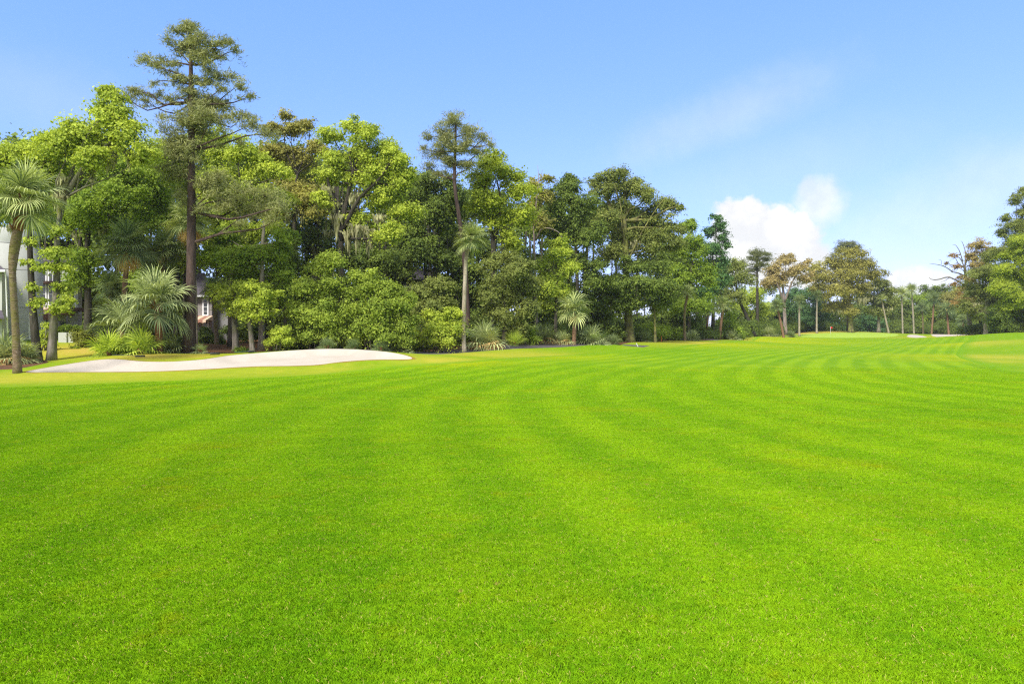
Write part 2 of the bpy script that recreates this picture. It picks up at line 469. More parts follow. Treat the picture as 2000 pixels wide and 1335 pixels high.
M_FAIR = turf_mat('mown fairway turf', True); M_ROUGH = turf_mat('rough turf', False); M_BLADE = turf_mat('fairway grass blades', True, True)
M_SAND = sand_mat()
M_PATH = simple_mat('asphalt path', (.085, .078, .082), (.12, .10, .095), 3, bump=.2)
M_PATH2 = simple_mat('pale path', (.40, .33, .31), (.30, .22, .2), 2, bump=.2)
M_FLOOR = simple_mat('pine straw and leaf litter', (.17, .075, .032), (.075, .045, .022), 2.2, bump=.8, bdist=.06)
M_GREEN = simple_mat('putting green', (.33, .45, .05), (.29, .42, .04), .6, bump=0)


def ground(name, ids, mat):
    sel = TRI[np.isin(reg, ids)]
    u, inv = np.unique(sel, return_inverse=True)
    me = bpy.data.meshes.new(name); fill(me, V3[u], inv.reshape(-1, 3), mat)
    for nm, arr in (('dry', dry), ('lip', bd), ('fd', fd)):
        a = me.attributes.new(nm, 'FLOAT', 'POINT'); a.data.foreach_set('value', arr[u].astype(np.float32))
    o = link(name, me); o['kind'] = 'structure'
    return o


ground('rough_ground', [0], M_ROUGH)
ground('fairway', [7], M_FAIR)
ground('bunker_sand', [1], M_SAND)
ground('bunker_sand', [2], M_SAND)
ground('bunker_sand', [3], M_SAND)
ground('putting_green', [4], M_GREEN)
ground('cart_path', [5], M_PATH)
ground('dirt_path', [6], M_PATH2)
ground('forest_floor', [8], M_FLOOR)
ground('mulch_bed', [9], M_FLOOR)


# ------------------------------------------------------------------ quads with a direction: leaves, needles, moss, blades
def unit(v): return v / np.maximum(np.linalg.norm(v, axis=-1, keepdims=True), 1e-9)


def leafquads(me, c, u, v, l, wd, tone, mat, fold=0.0):
    """diamond leaves: centre, long axis, side axis, length, width, tone"""
    l = np.asarray(l)[:, None]; wd = np.asarray(wd)[:, None]
    nrm = np.cross(u, v)
    q = np.stack([c - u * l * .5, c + v * wd * .5 - u * l * .08 + nrm * wd * fold, c + u * l * .5, c - v * wd * .5 - u * l * .08 + nrm * wd * fold], 1)
    n = len(c)
    fill(me, q.reshape(-1, 3), np.arange(n * 4).reshape(n, 4), mat, False)
    a = me.attributes.new('tone', 'FLOAT', 'FACE'); a.data.foreach_set('value', np.asarray(tone, np.float32))
    return me


def leaf_mat(name, dark, light, tr=.35, rough=.5, dead=None):
    m, k = newmat(name)
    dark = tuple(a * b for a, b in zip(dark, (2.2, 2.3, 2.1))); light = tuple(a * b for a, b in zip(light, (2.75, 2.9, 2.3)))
    at = k.n('ShaderNodeAttribute', attribute_name='tone')
    col = k.mix(at.outputs['Fac'], dark, light)
    if dead:
        col = k.mix(k.ramp(at.outputs['Fac'], .90, .97), col, dead)
    pr = k.n('ShaderNodeBsdfPrincipled'); k.put(pr.inputs['Base Color'], col); pr.inputs['Roughness'].default_value = rough
    pr.inputs['Specular IOR Level'].default_value = .12
    tl = k.n('ShaderNodeBsdfTranslucent')
    k.put(tl.inputs[0], k.mix(1.0, col, (1.15, 1.1, .55), 'MULTIPLY'))
    mx = k.n('ShaderNodeMixShader'); mx.inputs[0].default_value = tr
    k.put(mx.inputs[1], pr.outputs[0]); k.put(mx.inputs[2], tl.outputs[0])
    out = k.n('ShaderNodeOutputMaterial'); k.put(out.inputs[0], mx.outputs[0])
    return m


def bark_mat(name, a, b, moss=None, mossamt=.5, scale=5.0, stretch=(1, 1, .18)):
    m, k = newmat(name)
    tcn = k.n('ShaderNodeTexCoord'); o = tcn.outputs['Object']
    nz = k.noise(k.scale(o, stretch), scale, 5, .7)
    c = k.mix(k.ramp(nz, .35, .66), a, b)
    if moss:
        c = k.mix(k.m('MULTIPLY', k.ramp(k.noise(o, 1.3, 4, .7), .40, .62), mossamt), c, moss)
    pr = k.n('ShaderNodeBsdfPrincipled'); k.put(pr.inputs['Base Color'], c); pr.inputs['Roughness'].default_value = .9
    pr.inputs['Specular IOR Level'].default_value = .1
    bp = k.n('ShaderNodeBump'); bp.inputs['Strength'].default_value = .9; bp.inputs['Distance'].default_value = .05
    k.put(bp.inputs['Height'], nz); k.put(pr.inputs['Normal'], bp.outputs[0])
    out = k.n('ShaderNodeOutputMaterial'); k.put(out.inputs[0], pr.outputs[0])
    return m


ML = dict(
    bright=leaf_mat('bright spring leaves', (.074, .112, .014), (.255, .270, .045), .40),
    mid=leaf_mat('mid green leaves', (.042, .076, .012), (.158, .192, .026), .38),
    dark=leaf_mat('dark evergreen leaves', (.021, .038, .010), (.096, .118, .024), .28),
    deep=leaf_mat('blue green leaves', (.018, .042, .020), (.062, .108, .040), .28),
    yellow=leaf_mat('yellow green oak leaves', (.066, .095, .010), (.205, .222, .028), .40),
    olive=leaf_mat('olive oak leaves', (.045, .060, .016), (.135, .142, .042), .35),
    tan=leaf_mat('brown tinged oak leaves', (.080, .066, .030), (.225, .172, .080), .35),
    bronze=leaf_mat('tan green oak leaves', (.066, .066, .018), (.205, .182, .055), .38),
    shrub=leaf_mat('shrub leaves', (.048, .080, .013), (.188, .212, .036), .36),
    hedge=leaf_mat('hedge leaves', (.045, .060, .012), (.130, .125, .025), .3),
    needle=leaf_mat('grey green pine needles', (.052, .060, .024), (.175, .170, .082), .25),
    needle2=leaf_mat('dark pine needles', (.035, .040, .020), (.095, .100, .046), .2),
    frond=leaf_mat('palm fronds', (.036, .056, .020), (.215, .225, .110), .25, .35),
    frondd=leaf_mat('dark palm fronds', (.026, .044, .020), (.120, .140, .070), .25, .35),
    frondy=leaf_mat('yellow green palmetto fronds', (.065, .100, .015), (.260, .290, .060), .4, .35),
    silver=leaf_mat('silvery palmetto fronds', (.036, .052, .024), (.200, .212, .115), .2, .4),
    dead=leaf_mat('dead palm fronds', (.160, .095, .045), (.400, .270, .140), .2, .7),
    moss=leaf_mat('hanging moss', (.085, .080, .050), (.210, .195, .130), .3, .9),
    rust=leaf_mat('rusty dead leaves', (.09, .055, .022), (.19, .12, .05), .3, .8),
)
MB_ = dict(
    pine=bark_mat('pine bark', (.045, .032, .028), (.105, .072, .060)),
    grey=bark_mat('grey mossy bark', (.11, .095, .078), (.26, .23, .195), (.10, .12, .03), .55),
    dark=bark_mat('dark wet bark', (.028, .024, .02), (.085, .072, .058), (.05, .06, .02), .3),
    mossy=bark_mat('moss covered bark', (.07, .062, .032), (.15, .135, .07), (.25, .25, .07), .9),
    palm=bark_mat('palm trunk', (.12, .085, .055), (.25, .185, .13), (.15, .15, .03), .7, 7, (1, 1, 1.6)),
    palmd=bark_mat('brown palm trunk', (.15, .085, .05), (.30, .185, .115), None, 0, 7, (1, 1, 1.6)),
    boots=bark_mat('palm boots', (.12, .055, .025), (.30, .155, .075), None, 0, 9, (1, 1, 1.6)),
    pale=bark_mat('pale trunk', (.26, .22, .175), (.43, .37, .30), (.20, .19, .07), .4),
    dead=bark_mat('dead wood', (.17, .13, .11), (.34, .28, .25)),
)


class Mesh:
    """collects tubes, boxes and polygons into one mesh"""
    def __init__(s): s.v = []; s.f = []

    def add(s, v, f):
        b = len(s.v); s.v += [tuple(map(float, p)) for p in v]; s.f += [tuple(b + i for i in q) for q in f]

    def tube(s, path, rad, n=7, cap=True, wob=0.0, rng=None):
        P = np.asarray(path, float); rad = np.asarray(rad, float)
        t = unit(np.gradient(P, axis=0))
        ref = np.array([0, 1, 0.]) if abs(t[0][1]) < .9 else np.array([1., 0, 0])
        vs = []
        for i in range(len(P)):
            a = unit(np.cross(t[i], ref)); b = np.cross(t[i], a); ref = -b if False else ref
            for j in range(n):
                th = 2 * math.pi * j / n
                r = rad[i] * (1 + (rng.uniform(-wob, wob) if wob else 0))
                vs.append(P[i] + (a * math.cos(th) + b * math.sin(th)) * r)
        fs = []
        for i in range(len(P) - 1):
            for j in range(n):
                fs.append((i * n + j, i * n + (j + 1) % n, (i + 1) * n + (j + 1) % n, (i + 1) * n + j))
        if cap: fs.append(tuple(range((len(P) - 1) * n, len(P) * n))); fs.append(tuple(range(n))[::-1])
        s.add(vs, fs)

    def box(s, lo, hi):
        x0, y0, z0 = lo; x1, y1, z1 = hi
        s.add([(x0, y0, z0), (x1, y0, z0), (x1, y1, z0), (x0, y1, z0), (x0, y0, z1), (x1, y0, z1), (x1, y1, z1), (x0, y1, z1)],
              [(3, 2, 1, 0), (4, 5, 6, 7), (0, 1, 5, 4), (1, 2, 6, 5), (2, 3, 7, 6), (3, 0, 4, 7)])

    def build(s, name, mat, parent=None, off=(0, 0, 0), smooth=True):
        me = bpy.data.meshes.new(name)
        me.from_pydata([tuple(np.subtract(p, off)) for p in s.v], [], s.f); me.update()
        if smooth: me.polygons.foreach_set('use_smooth', [True] * len(me.polygons))
        me.materials.append(mat)
        return link(name, me, parent)


def spline(pts, n):
    """smooth path through the points (Catmull-Rom)"""
    P = np.asarray(pts, float)
    if len(P) == 2: return P[0] + (P[1] - P[0]) * np.linspace(0, 1, n)[:, None]
    E = np.vstack([2 * P[0] - P[1], P, 2 * P[-1] - P[-2]])
    out = []
    for t in np.linspace(0, len(P) - 1 - 1e-6, n):
        i = int(t); f = t - i; a, b, c, d = E[i:i + 4]
        out.append(.5 * (2 * b + (c - a) * f + (2 * a - 5 * b + 4 * c - d) * f * f + (3 * b - a - 3 * c + d) * f ** 3))
    return np.array(out)


def sph(rng, n):
    return unit(rng.normal(size=(n, 3)))


LSZ = dict(leaf=.88, needle=1.15); LCOV = dict(leaf=2.2, needle=3.0)


def foliage(rng, lobes, size, cover, kind, tonevar=.68, droop=.25):
    """lobes: centre(3), radii(3) -> leaf arrays"""
    C, U, Vv, Ln, Wd, To, anchors = [], [], [], [], [], [], []
    size *= LSZ[kind]; cover *= LCOV[kind]
    for c, r in lobes:
        r = np.asarray(r, float)
        area = math.pi * r[0] * r[2]
        rm = (r[0] * r[1] * r[2]) ** (1 / 3)
        nsub = int(np.clip(6 + area * .5, 7, 26))
        dirs = sph(rng, nsub); dirs[:, 2] = dirs[:, 2] * .9 + .08
        sub = c + dirs * r * rng.uniform(.30, 1.02, (nsub, 1)); sr = rng.uniform(.17, .52, nsub) * rm
        sub = np.vstack([sub, c[None]]); sr = np.append(sr, .6 * rm)
        anchors.append((c, sub))
        n = int(cover * area / (size * size * .42)) + 20
        wgt = sr ** 1.7; wgt /= wgt.sum()
        # clumps (sprays of leaves) inside the sub lobes
        ncl = max(8, n // 26)
        si = rng.choice(len(sub), ncl, p=wgt)
        cd = sph(rng, ncl)
        cc = sub[si] + cd * (sr[si] * rng.uniform(.25, 1.12, ncl) ** .6)[:, None] * np.array([1, 1, .8])
        ctone = rng.uniform(0, 1, ncl) * .55 + .45 * rng.uniform(0, 1, len(sub))[si]
        crad = np.clip(rng.uniform(2.6, 5.4, ncl) * size, .05, sr[si] * .9 + size)
        ci = rng.integers(0, ncl, n)
        g = rng.normal(size=(n, 3)); cr_ = crad[ci][:, None]
        o = cd * np.array([1, 1, .35]) + rng.normal(size=(ncl, 3)) * np.array([.45, .45, .2]); o = unit(o)
        sv = unit(np.cross(o, [0, 0, 1.0])); upv = np.cross(sv, o)
        p = cc[ci] + o[ci] * g[:, :1] * .72 * cr_ + sv[ci] * g[:, 1:2] * .42 * cr_ + upv[ci] * g[:, 2:] * .20 * cr_
        p[:, 2] -= .16 * crad[ci] * np.clip(g[:, 0], 0, 3) ** 2
        out = unit((p - c) / r)
        if kind == 'leaf':
            cdir = unit(p - sub[si][ci] + 1e-6)
            nr_ = unit(out * .35 + cdir * .45 + np.array([0, 0, .45]) + rng.normal(size=(n, 3)) * .40)
            u = unit(np.cross(nr_, rng.normal(size=(n, 3)))); u = unit(u + np.array([0, 0, -droop])); v = unit(np.cross(nr_, u))
            ln = size * np.exp(rng.normal(0, .33, n)); wd = ln * rng.uniform(.62, .9, n)
        else:               # pine needles: tufts that radiate
            u = unit(rng.normal(size=(n, 3)) + out * .5 + np.array([0, 0, .35])); v = unit(np.cross(u, rng.normal(size=(n, 3))))
            ln = size * rng.uniform(1.2, 2.2, n); wd = size * rng.uniform(.15, .26, n)
        C.append(p); U.append(u); Vv.append(v); Ln.append(ln); Wd.append(wd)
        To.append(np.clip(ctone[ci] * tonevar + rng.uniform(0, 1, n) * (1 - tonevar), 0, 1))
    return [np.concatenate(a) for a in (C, U, Vv, Ln, Wd, To)], anchors


def moss_quads(rng, spots, base):
    """spots: (point, spread, length, count)"""
    C, U, Vv, Ln, Wd = [], [], [], [], []
    for p, sprd, ln, n in spots:
        q = p + rng.normal(size=(n, 3)) * np.array([sprd, sprd, .12])
        n = int(n * 1.8); q = p + rng.normal(size=(n, 3)) * np.array([sprd, sprd, .12])
        l = ln * rng.uniform(.35, 1.0, n) * np.exp(-((q - p)[:, :2] ** 2).sum(1) / (2.2 * sprd ** 2 + 1e-6))
        C.append(q - np.array([0, 0, .5]) * l[:, None])
        u = unit(np.array([0, 0, -1.0]) + rng.normal(size=(n, 3)) * .07); U.append(u)
        Vv.append(unit(np.cross(u, rng.normal(size=(n, 3))))); Ln.append(l); Wd.append(rng.uniform(.08, .22, n) * (.6 + .4 * ln))
    C, U, Vv, Ln, Wd = [np.concatenate(a) for a in (C, U, Vv, Ln, Wd)]
    me = bpy.data.meshes.new('hanging_moss')
    leafquads(me, C - base, U, Vv, Ln, Wd, rng.uniform(0, 1, len(C)), ML['moss'])
    return me


SEED = [11]


def tree(label, d, trunk, lobes, leaf='mid', bark='grey', size=.17, cover=3.0, rad=.3, name='broadleaf_tree', cat='tree', group=None, moss=(),
         kind='leaf', limb=1.0, depth=1.0, tip=.35, tonevar=.68, thick=1.0, twigs=True, extra=None):
    """trunk: list of (px, py) from the base up (base row ignored: stands on the ground); lobes: (px, py, rx, ry[, dd])"""
    SEED[0] += 1; rng = np.random.default_rng(SEED[0])
    base = T(trunk[0][0], d)
    root = empty(name, base, label, cat, group)
    tp = [base - np.array([0, 0, .25])] + [W(a, b, d + rng.uniform(-.25, .25)) for a, b in trunk[1:]]
    P = spline(tp, 14)
    r = np.linspace(1, tip, 14) * rad; r[0] *= 1.35; r[1] *= 1.1
    tm = Mesh(); tm.tube(P, r, 9, wob=.05, rng=rng)
    LB = []
    for q in lobes:
        px, py, rx, ry = q[:4]
        rxm, rym = rx * d / F, ry * d / F * (1.25 if kind == 'needle' else 1)
        dd = q[4] if len(q) > 4 else rng.uniform(-.55, .55) * depth * min(rxm * 1.2, 3.5)
        k_ = (d + dd) / d
        LB.append((W(px, py, d + dd), np.array([rxm * k_, (rxm * .6 + rym * .4) * depth, rym * k_])))
    if kind == 'needle':      # needles also sit along the outer half of each bough
        for cc, rr in list(LB):
            h = P[:, 2]; i = int(np.argmin(np.abs(h - (cc[2] - .25 * abs(cc[0] - P[len(P) // 2][0])))))
            for f in (.42, .66):
                q_ = P[i] + (cc - P[i]) * (f + rng.uniform(-.1, .1)) + rng.normal(size=3) * rr * .35
                LB.append((q_, rr * rng.uniform(.35, .62)))
    nl = len(lobes)
    arr, anchors = foliage(rng, LB, size, cover, kind, tonevar)
    anchors = anchors[:nl]; LB = LB[:nl]
    # limbs run from the trunk into each lobe and on to its clumps
    for (c, sub), (cc, rr) in zip(anchors, LB):
        h = P[:, 2]; dist = np.linalg.norm((P - cc) * np.array([1, 1, .9]), axis=1) + np.where(h > cc[2] - .3 * abs(rr[2]), 6 + 4 * (h - cc[2] + .3), 0)
        dist[:4] += 8
        i = int(np.argmin(dist)); a = P[i]
        L = np.linalg.norm(cc - a)
        if L > .3:
            sag = np.array([0, 0, -.10 * L]) if kind == 'leaf' else np.array([0, 0, -.06 * L])
            m1 = a + (cc - a) * .4 + sag + rng.normal(size=3) * .07 * L; m2 = a + (cc - a) * .72 + sag * .6 + rng.normal(size=3) * .07 * L
            bp = spline([a, m1, m2, cc], 7)
            r0 = min(r[i] * .7, (.035 + .028 * L) * limb)
            tm.tube(bp, np.linspace(r0, max(r0 * .28, .012), 7), 6, cap=False)
        else:
            r0 = .05
        if twigs:
            for s_ in sub[:10]:
                LL = np.linalg.norm(s_ - cc)
                mm = (cc + s_) / 2 + rng.normal(size=3) * .12 * LL
                tm.tube(spline([cc, mm, s_], 4), np.linspace(max(r0 * .3, .018), .008, 4), 4, cap=False)
    if extra:
        for pth, r0, r1 in extra:
            pp = spline([W(a, b, d + (c if len(q_) > 2 else 0)) for q_ in pth for a, b, c in [(*q_, 0)[:3]]], 9)
            tm.tube(pp, np.linspace(r0, r1, 9), 6)
    tm.build('trunk', MB_[bark], root, base)
    me = bpy.data.meshes.new('crown')
    leafquads(me, arr[0] - base, *arr[1:], ML[leaf], fold=.15 if kind == 'leaf' else 0)
    link('crown', me, root)
    if moss:
        sp = [(W(a, b, d + e), s_ * d / F, l * d / F, n) for a, b, s_, l, n, e in [(*q, 0)[:6] for q in moss]]
        link('hanging_moss', moss_quads(rng, sp, base), root)
    return root


def bush(label, d, px, lobes, leaf='shrub', size=.12, cover=3.4, name='shrub', cat='shrub', group=None):
    SEED[0] += 1; rng = np.random.default_rng(SEED[0])
    base = T(px, d); root = empty(name, base, label, cat, group)
    LB = []
    for q in lobes:
        p, y, rx, ry = q[:4]; dd = q[4] if len(q) > 4 else rng.uniform(-.4, .4)
        LB.append((W(p, y, d + dd), np.array([rx * d / F, (rx * .7 + ry * .3) * d / F * .8, ry * d / F])))
    arr, anchors = foliage(rng, LB, size, cover, 'leaf')
    tm = Mesh()
    for c, sub in anchors:
        b2 = base + np.array([rng.uniform(-.3, .3) + (c[0] - base[0]) * .4, rng.uniform(-.3, .3), 0]); b2[2] = tz([b2[:2]])[0] - .1
        tm.tube(spline([b2, (b2 + c) / 2 + rng.normal(size=3) * .15, c], 6), np.linspace(.06, .02, 6), 5)
        for s_ in sub[:6]:
            tm.tube(spline([c, (c + s_) / 2 + rng.normal(size=3) * .08, s_], 4), np.linspace(.022, .007, 4), 4, cap=False)
    tm.build('stem', MB_['grey'], root, base)
    arr[0][:, 2] = np.maximum(arr[0][:, 2], tz(arr[0][:, :2]) + .02)
    me = bpy.data.meshes.new('foliage'); leafquads(me, arr[0] - base, *arr[1:], ML[leaf], fold=.15); link('foliage', me, root)
    return root


# ------------------------------------------------------------------ palms
def frond_geo(rng, az, el, lp, lf, nleaf=34, spread=125, droop=.5, wl=.022):
    """one fan frond: returns quads (n,4,3) for the leaflets and the petiole path"""
    h = np.array([math.cos(az), math.sin(az), 0]); up = np.array([0, 0, 1.0])
    d0 = h * math.cos(el) + up * math.sin(el)
    end = d0 * lp + up * (-.18 * lp * math.cos(el))
    mid = d0 * lp * .5 + up * (-.03 * lp)
    d1 = unit(d0 + up * -.35 * math.cos(el))           # the fan's axis bends down
    side = unit(np.cross(d1, up)) if abs(d1[2]) < .98 else np.array([1., 0, 0])
    nrm = np.cross(side, d1)
    roll = rng.uniform(-.5, .5); side, nrm = side * math.cos(roll) + nrm * math.sin(roll), nrm * math.cos(roll) - side * math.sin(roll)
    th = np.linspace(-R(spread), R(spread), nleaf) + rng.uniform(-.02, .02, nleaf)
    a = np.cos(th)[:, None] * d1 + np.sin(th)[:, None] * side + nrm * (.16 * np.abs(np.sin(th)) + .05)[:, None]
    a = unit(a)
    L = lf * (.62 + .38 * np.cos(th * .75)) * rng.uniform(.9, 1.08, nleaf)
    st = end - d1 * lf * .02
    costa = st + d1 * (lf * .22) * np.clip(np.cos(th), 0, 1)[:, None]
    p1 = costa + a * (L * .5)[:, None] + up * (-.05 * droop * L)[:, None]
    dr = unit(a + up * -(droop * rng.uniform(.6, 1.5, nleaf))[:, None])
    p2 = p1 + dr * (L * .30)[:, None]
    dr2 = unit(dr + up * -(droop * 1.6 * rng.uniform(.5, 1.5, nleaf))[:, None])
    p3 = p2 + dr2 * (L * .24)[:, None]
    wv = unit(np.cross(a, nrm)) * (lf * wl)
    q = [np.stack([costa - wv * .35, costa + wv * .35, p1 + wv, p1 - wv], 1),
         np.stack([p1 - wv, p1 + wv, p2 + wv * .6, p2 - wv * .6], 1),
         np.stack([p2 - wv * .6, p2 + wv * .6, p3 + wv * .08, p3 - wv * .08], 1)]
    return np.concatenate(q), [np.zeros(3), mid, end]


def palm_crown(seed, n, lo, hi, lp, lf, mat, nleaf=34, droop=.5, petrad=.022, spread=125, wl=.022):
    rng = np.random.default_rng(seed)
    Q, T_ = [], []
    tubes = Mesh()
    for i in range(n):
        f = (i + .5) / n
        el = R(lo + (hi - lo) * (f ** .8)) + rng.uniform(-.13, .13)
        az = i * 2.39996 + rng.uniform(-.25, .25)
        g = rng.uniform(.85, 1.1)
        dr = droop * (1.25 - .7 * f)
        q, pp = frond_geo(rng, az, el, lp * g * (1 - .25 * f), lf * g, nleaf, spread, dr, wl)
        Q.append(q)
        t = np.clip(rng.uniform(.05, .75) + .25 * f, 0, 1)
        T_.append(np.clip(t + np.tile(rng.uniform(-.45, .45, nleaf), 3), 0, 1))
        P = spline(pp, 4); s = unit(np.cross(P[-1] - P[0], [0.01, 0, 1])) * petrad
        for a, b in zip(P[:-1], P[1:]):     # petiole as a crossed pair of strips
            Q.append(np.stack([a - s, a + s, b + s * .8, b - s * .8])[None]); T_.append(np.array([.9]))
            s2 = np.array([0, 0, petrad]); Q.append(np.stack([a - s2, a + s2, b + s2 * .8, b - s2 * .8])[None]); T_.append(np.array([.8]))
    Q = np.concatenate(Q); me = bpy.data.meshes.new('crown')
    fill(me, Q.reshape(-1, 3), np.arange(len(Q) * 4).reshape(-1, 4), ML[mat], False)
    a = me.attributes.new('tone', 'FLOAT', 'FACE'); a.data.foreach_set('value', np.concatenate(T_).astype(np.float32))
    return me


# unit crowns of reach about 1 (petiole + fan)
PC = [palm_crown(s, n, -40, 84, .42, .72, 'frond') for s, n in ((1, 27), (2, 23), (3, 30))]
PCD = [palm_crown(s, n, -52, 82, .42, .72, 'frondd') for s, n in ((4, 26), (5, 28))]
PYG = [palm_crown(21, 32, -42, 86, .44, .66, 'silver', 28, .55, wl=.027)]
PFAR = [palm_crown(s, n, -42, 84, .40, .70, 'frond', 18, .55, wl=.036) for s, n in ((31, 22), (32, 25))]
PFARD = [palm_crown(s, n, -42, 84, .40, .70, 'frondd', 18, .55, wl=.036) for s, n in ((33, 22), (34, 24))]
PSK = [palm_crown(s, 15, -82, -40, .38, .52, 'dead', 22, .9, .02, 90) for s in (7, 8)]
PMT = [palm_crown(s, n, 0, 85, .42, .66, 'silver', 20, .45, wl=.034) for s, n in ((9, 19), (10, 22))]
PMY = [palm_crown(s, n, 2, 85, .42, .62, 'frondy', 20, .4, wl=.034) for s, n in ((12, 18), (13, 21))]
PMD = [palm_crown(s, n, 6, 85, .42, .64, 'frondd', 24, .4) for s, n in ((14, 22),)]
PMK = [palm_crown(15, 20, -12, 20, .42, .5, 'dead', 20, .7, .02, 90)]


def palm(label, d, trunk, Rpx, crown=0, dark=False, skirt=0.0, r0=.19, r1=.15, bark='palm', boots=None, group='cabbage palms', sq=1.0, mesh=None, prof=None):
    """trunk: (px, py) from base to the heart of the crown"""
    SEED[0] += 1; rng = np.random.default_rng(SEED[0])
    base = T(trunk[0][0], d); root = empty('cabbage_palm', base, label, 'palm tree', group)
    P = spline([base - np.array([0, 0, .2])] + [W(a, b, d) for a, b in trunk[1:]], 22)
    r = np.linspace(r0, r1, 22); r[0] *= 1.25; r[1] *= 1.08
    if prof: r = np.interp(np.linspace(0, 1, 22), *zip(*prof))
    nb = 0
    if boots:
        nb = max(2, int(22 * boots)); r[-nb:] = np.linspace(r1 * 1.1, r1 * 1.75, nb)
    m = Mesh(); m.tube(P[:len(P) - nb + 1 if nb else None], r[:len(P) - nb + 1 if nb else None], 12, wob=.05, rng=rng)
    for i in range(1, 21 - nb):         # faint ring scars
        c = P[i]; m.tube([c - [0, 0, .02], c + [0, 0, .02]], [r[i] * 1.035, r[i] * 1.035], 12, wob=.05, rng=rng)
    m.build('trunk', MB_[bark], root, base)
    if nb:
        m = Mesh(); m.tube(P[-nb:], r[-nb:], 12, wob=.1, rng=rng)
        L = np.linalg.norm(P[-1] - P[-nb]); n_ = int(14 + L * 16)
        for j in range(n_):             # the split leaf bases
            i = rng.integers(len(P) - nb, len(P)); th = rng.uniform(0, 6.28); o = np.array([math.cos(th), math.sin(th), 0])
            a = P[i] + o * r[i] * .85; m.tube([a, a + o * .09 + [0, 0, .16], a + o * .17 + [0, 0, .34]], [.06, .045, .015], 4)
        m.build('leaf_bases', MB_['boots'], root, base)
    s = Rpx * d / F
    cm = ((PFARD if d > 60 else PCD) if dark else (PFAR if d > 60 else PC)); cm = mesh or cm[crown % len(cm)]
    c = link('crown', cm, root, tuple(P[-1] - base)); c.scale = (s, s, s * sq); c.rotation_euler = (0, 0, rng.uniform(0, 6.28))
    if skirt:
        k_ = link('dead_fronds', PSK[SEED[0] % 2], root, tuple(P[-1] - base - np.array([0, 0, .1 * s]))); ss = s * skirt
        k_.scale = (ss, ss, ss); k_.rotation_euler = (0, 0, rng.uniform(0, 6.28))
    return root


def palmetto(label, d, px, Rpx, mesh=None, name='palmetto_clump', skirt=False, py=None, group='palmetto clumps'):
    SEED[0] += 1; rng = np.random.default_rng(SEED[0])
    base = T(px, d); root = empty(name, base, label, 'palmetto', group)
    s = Rpx * d / F
    c = link('fronds', mesh or PMT[SEED[0] % 2], root, (0, 0, .05 if py is None else W(px, py, d)[2] - base[2])); c.scale = (s, s, s * 1.05); c.rotation_euler = (0, 0, rng.uniform(0, 6.28))
    m = Mesh()
    for j in range(4):
        a = rng.uniform(0, 6.28); m.tube([base + [0, 0, -.1], base + [math.cos(a) * .12, math.sin(a) * .12, .14], base + [math.cos(a) * .2, math.sin(a) * .2, .32]], [.09, .08, .05], 6)
    m.build('stem', MB_['boots'], root, base)
    if skirt:
        k_ = link('dead_fronds', PMK[0], root, (0, 0, .25)); k_.scale = (s * .9,) * 3; k_.rotation_euler = (0, 0, rng.uniform(0, 6.28))
    return root


# ------------------------------------------------------------------ houses
M_STUC = simple_mat('grey green stucco', (.47, .48, .44), (.43, .44, .405), 1.2, bump=.15)
M_STUC2 = simple_mat('mauve grey stucco', (.27, .245, .24), (.23, .21, .205), 1.2, bump=.15)
M_STUC3 = simple_mat('light grey stucco', (.24, .235, .23), (.21, .205, .20), 1.2, bump=.15)
M_WHITE = simple_mat('white painted trim', (.80, .80, .82), (.74, .74, .76), 3, .6, bump=.05)
M_ROOF = simple_mat('purple grey shingles', (.115, .10, .12), (.07, .06, .075), 9, bump=.5, stretch=(1, 1, 3))
M_GLASS = simple_mat('window glass', (.035, .04, .045), (.06, .065, .07), .8, .08, bump=0, spec=.6)
M_RUST = simple_mat('brown wood', (.12, .075, .055), (.085, .05, .04), 4, bump=.3)
M_METAL = simple_mat('dark rake metal', (.05, .055, .06), (.07, .075, .08), 9, .5, bump=.1)
M_GRIP = simple_mat('green rake handle', (.06, .15, .07), (.05, .12, .06), 9, .5, bump=.1)
M_RED = simple_mat('red flag cloth', (.62, .03, .04), (.5, .02, .03), 3, .8, bump=.05)
M_ORANGE = simple_mat('orange stake paint', (.80, .22, .05), (.7, .18, .04), 3, .7, bump=.05)


def awning_mat(per):
    m, k = newmat('striped awning canvas')
    tcn = k.n('ShaderNodeTexCoord'); s = k.n('ShaderNodeSeparateXYZ'); k.put(s.inputs[0], tcn.outputs['Object'])
    f = k.m('GREATER_THAN', k.m('SINE', k.m('MULTIPLY', s.outputs[0], 2 * math.pi / per)), 0.0)
    c = k.mix(f, (.30, .125, .08), (.66, .49, .35))
    c = k.mix(k.m('MULTIPLY', k.noise(tcn.outputs['Object'], 2.5, 4), .3), c, (.5, .35, .25))
    pr = k.n('ShaderNodeBsdfPrincipled'); k.put(pr.inputs['Base Color'], c); pr.inputs['Roughness'].default_value = .8
    out = k.n('ShaderNodeOutputMaterial'); k.put(out.inputs[0], pr.outputs[0])
    return m


M_AWN = awning_mat(.92)


def X(px, d): return (px - 1000) / F * d


def Zr(py, d): return CAMZ + (667 - py) / F * d


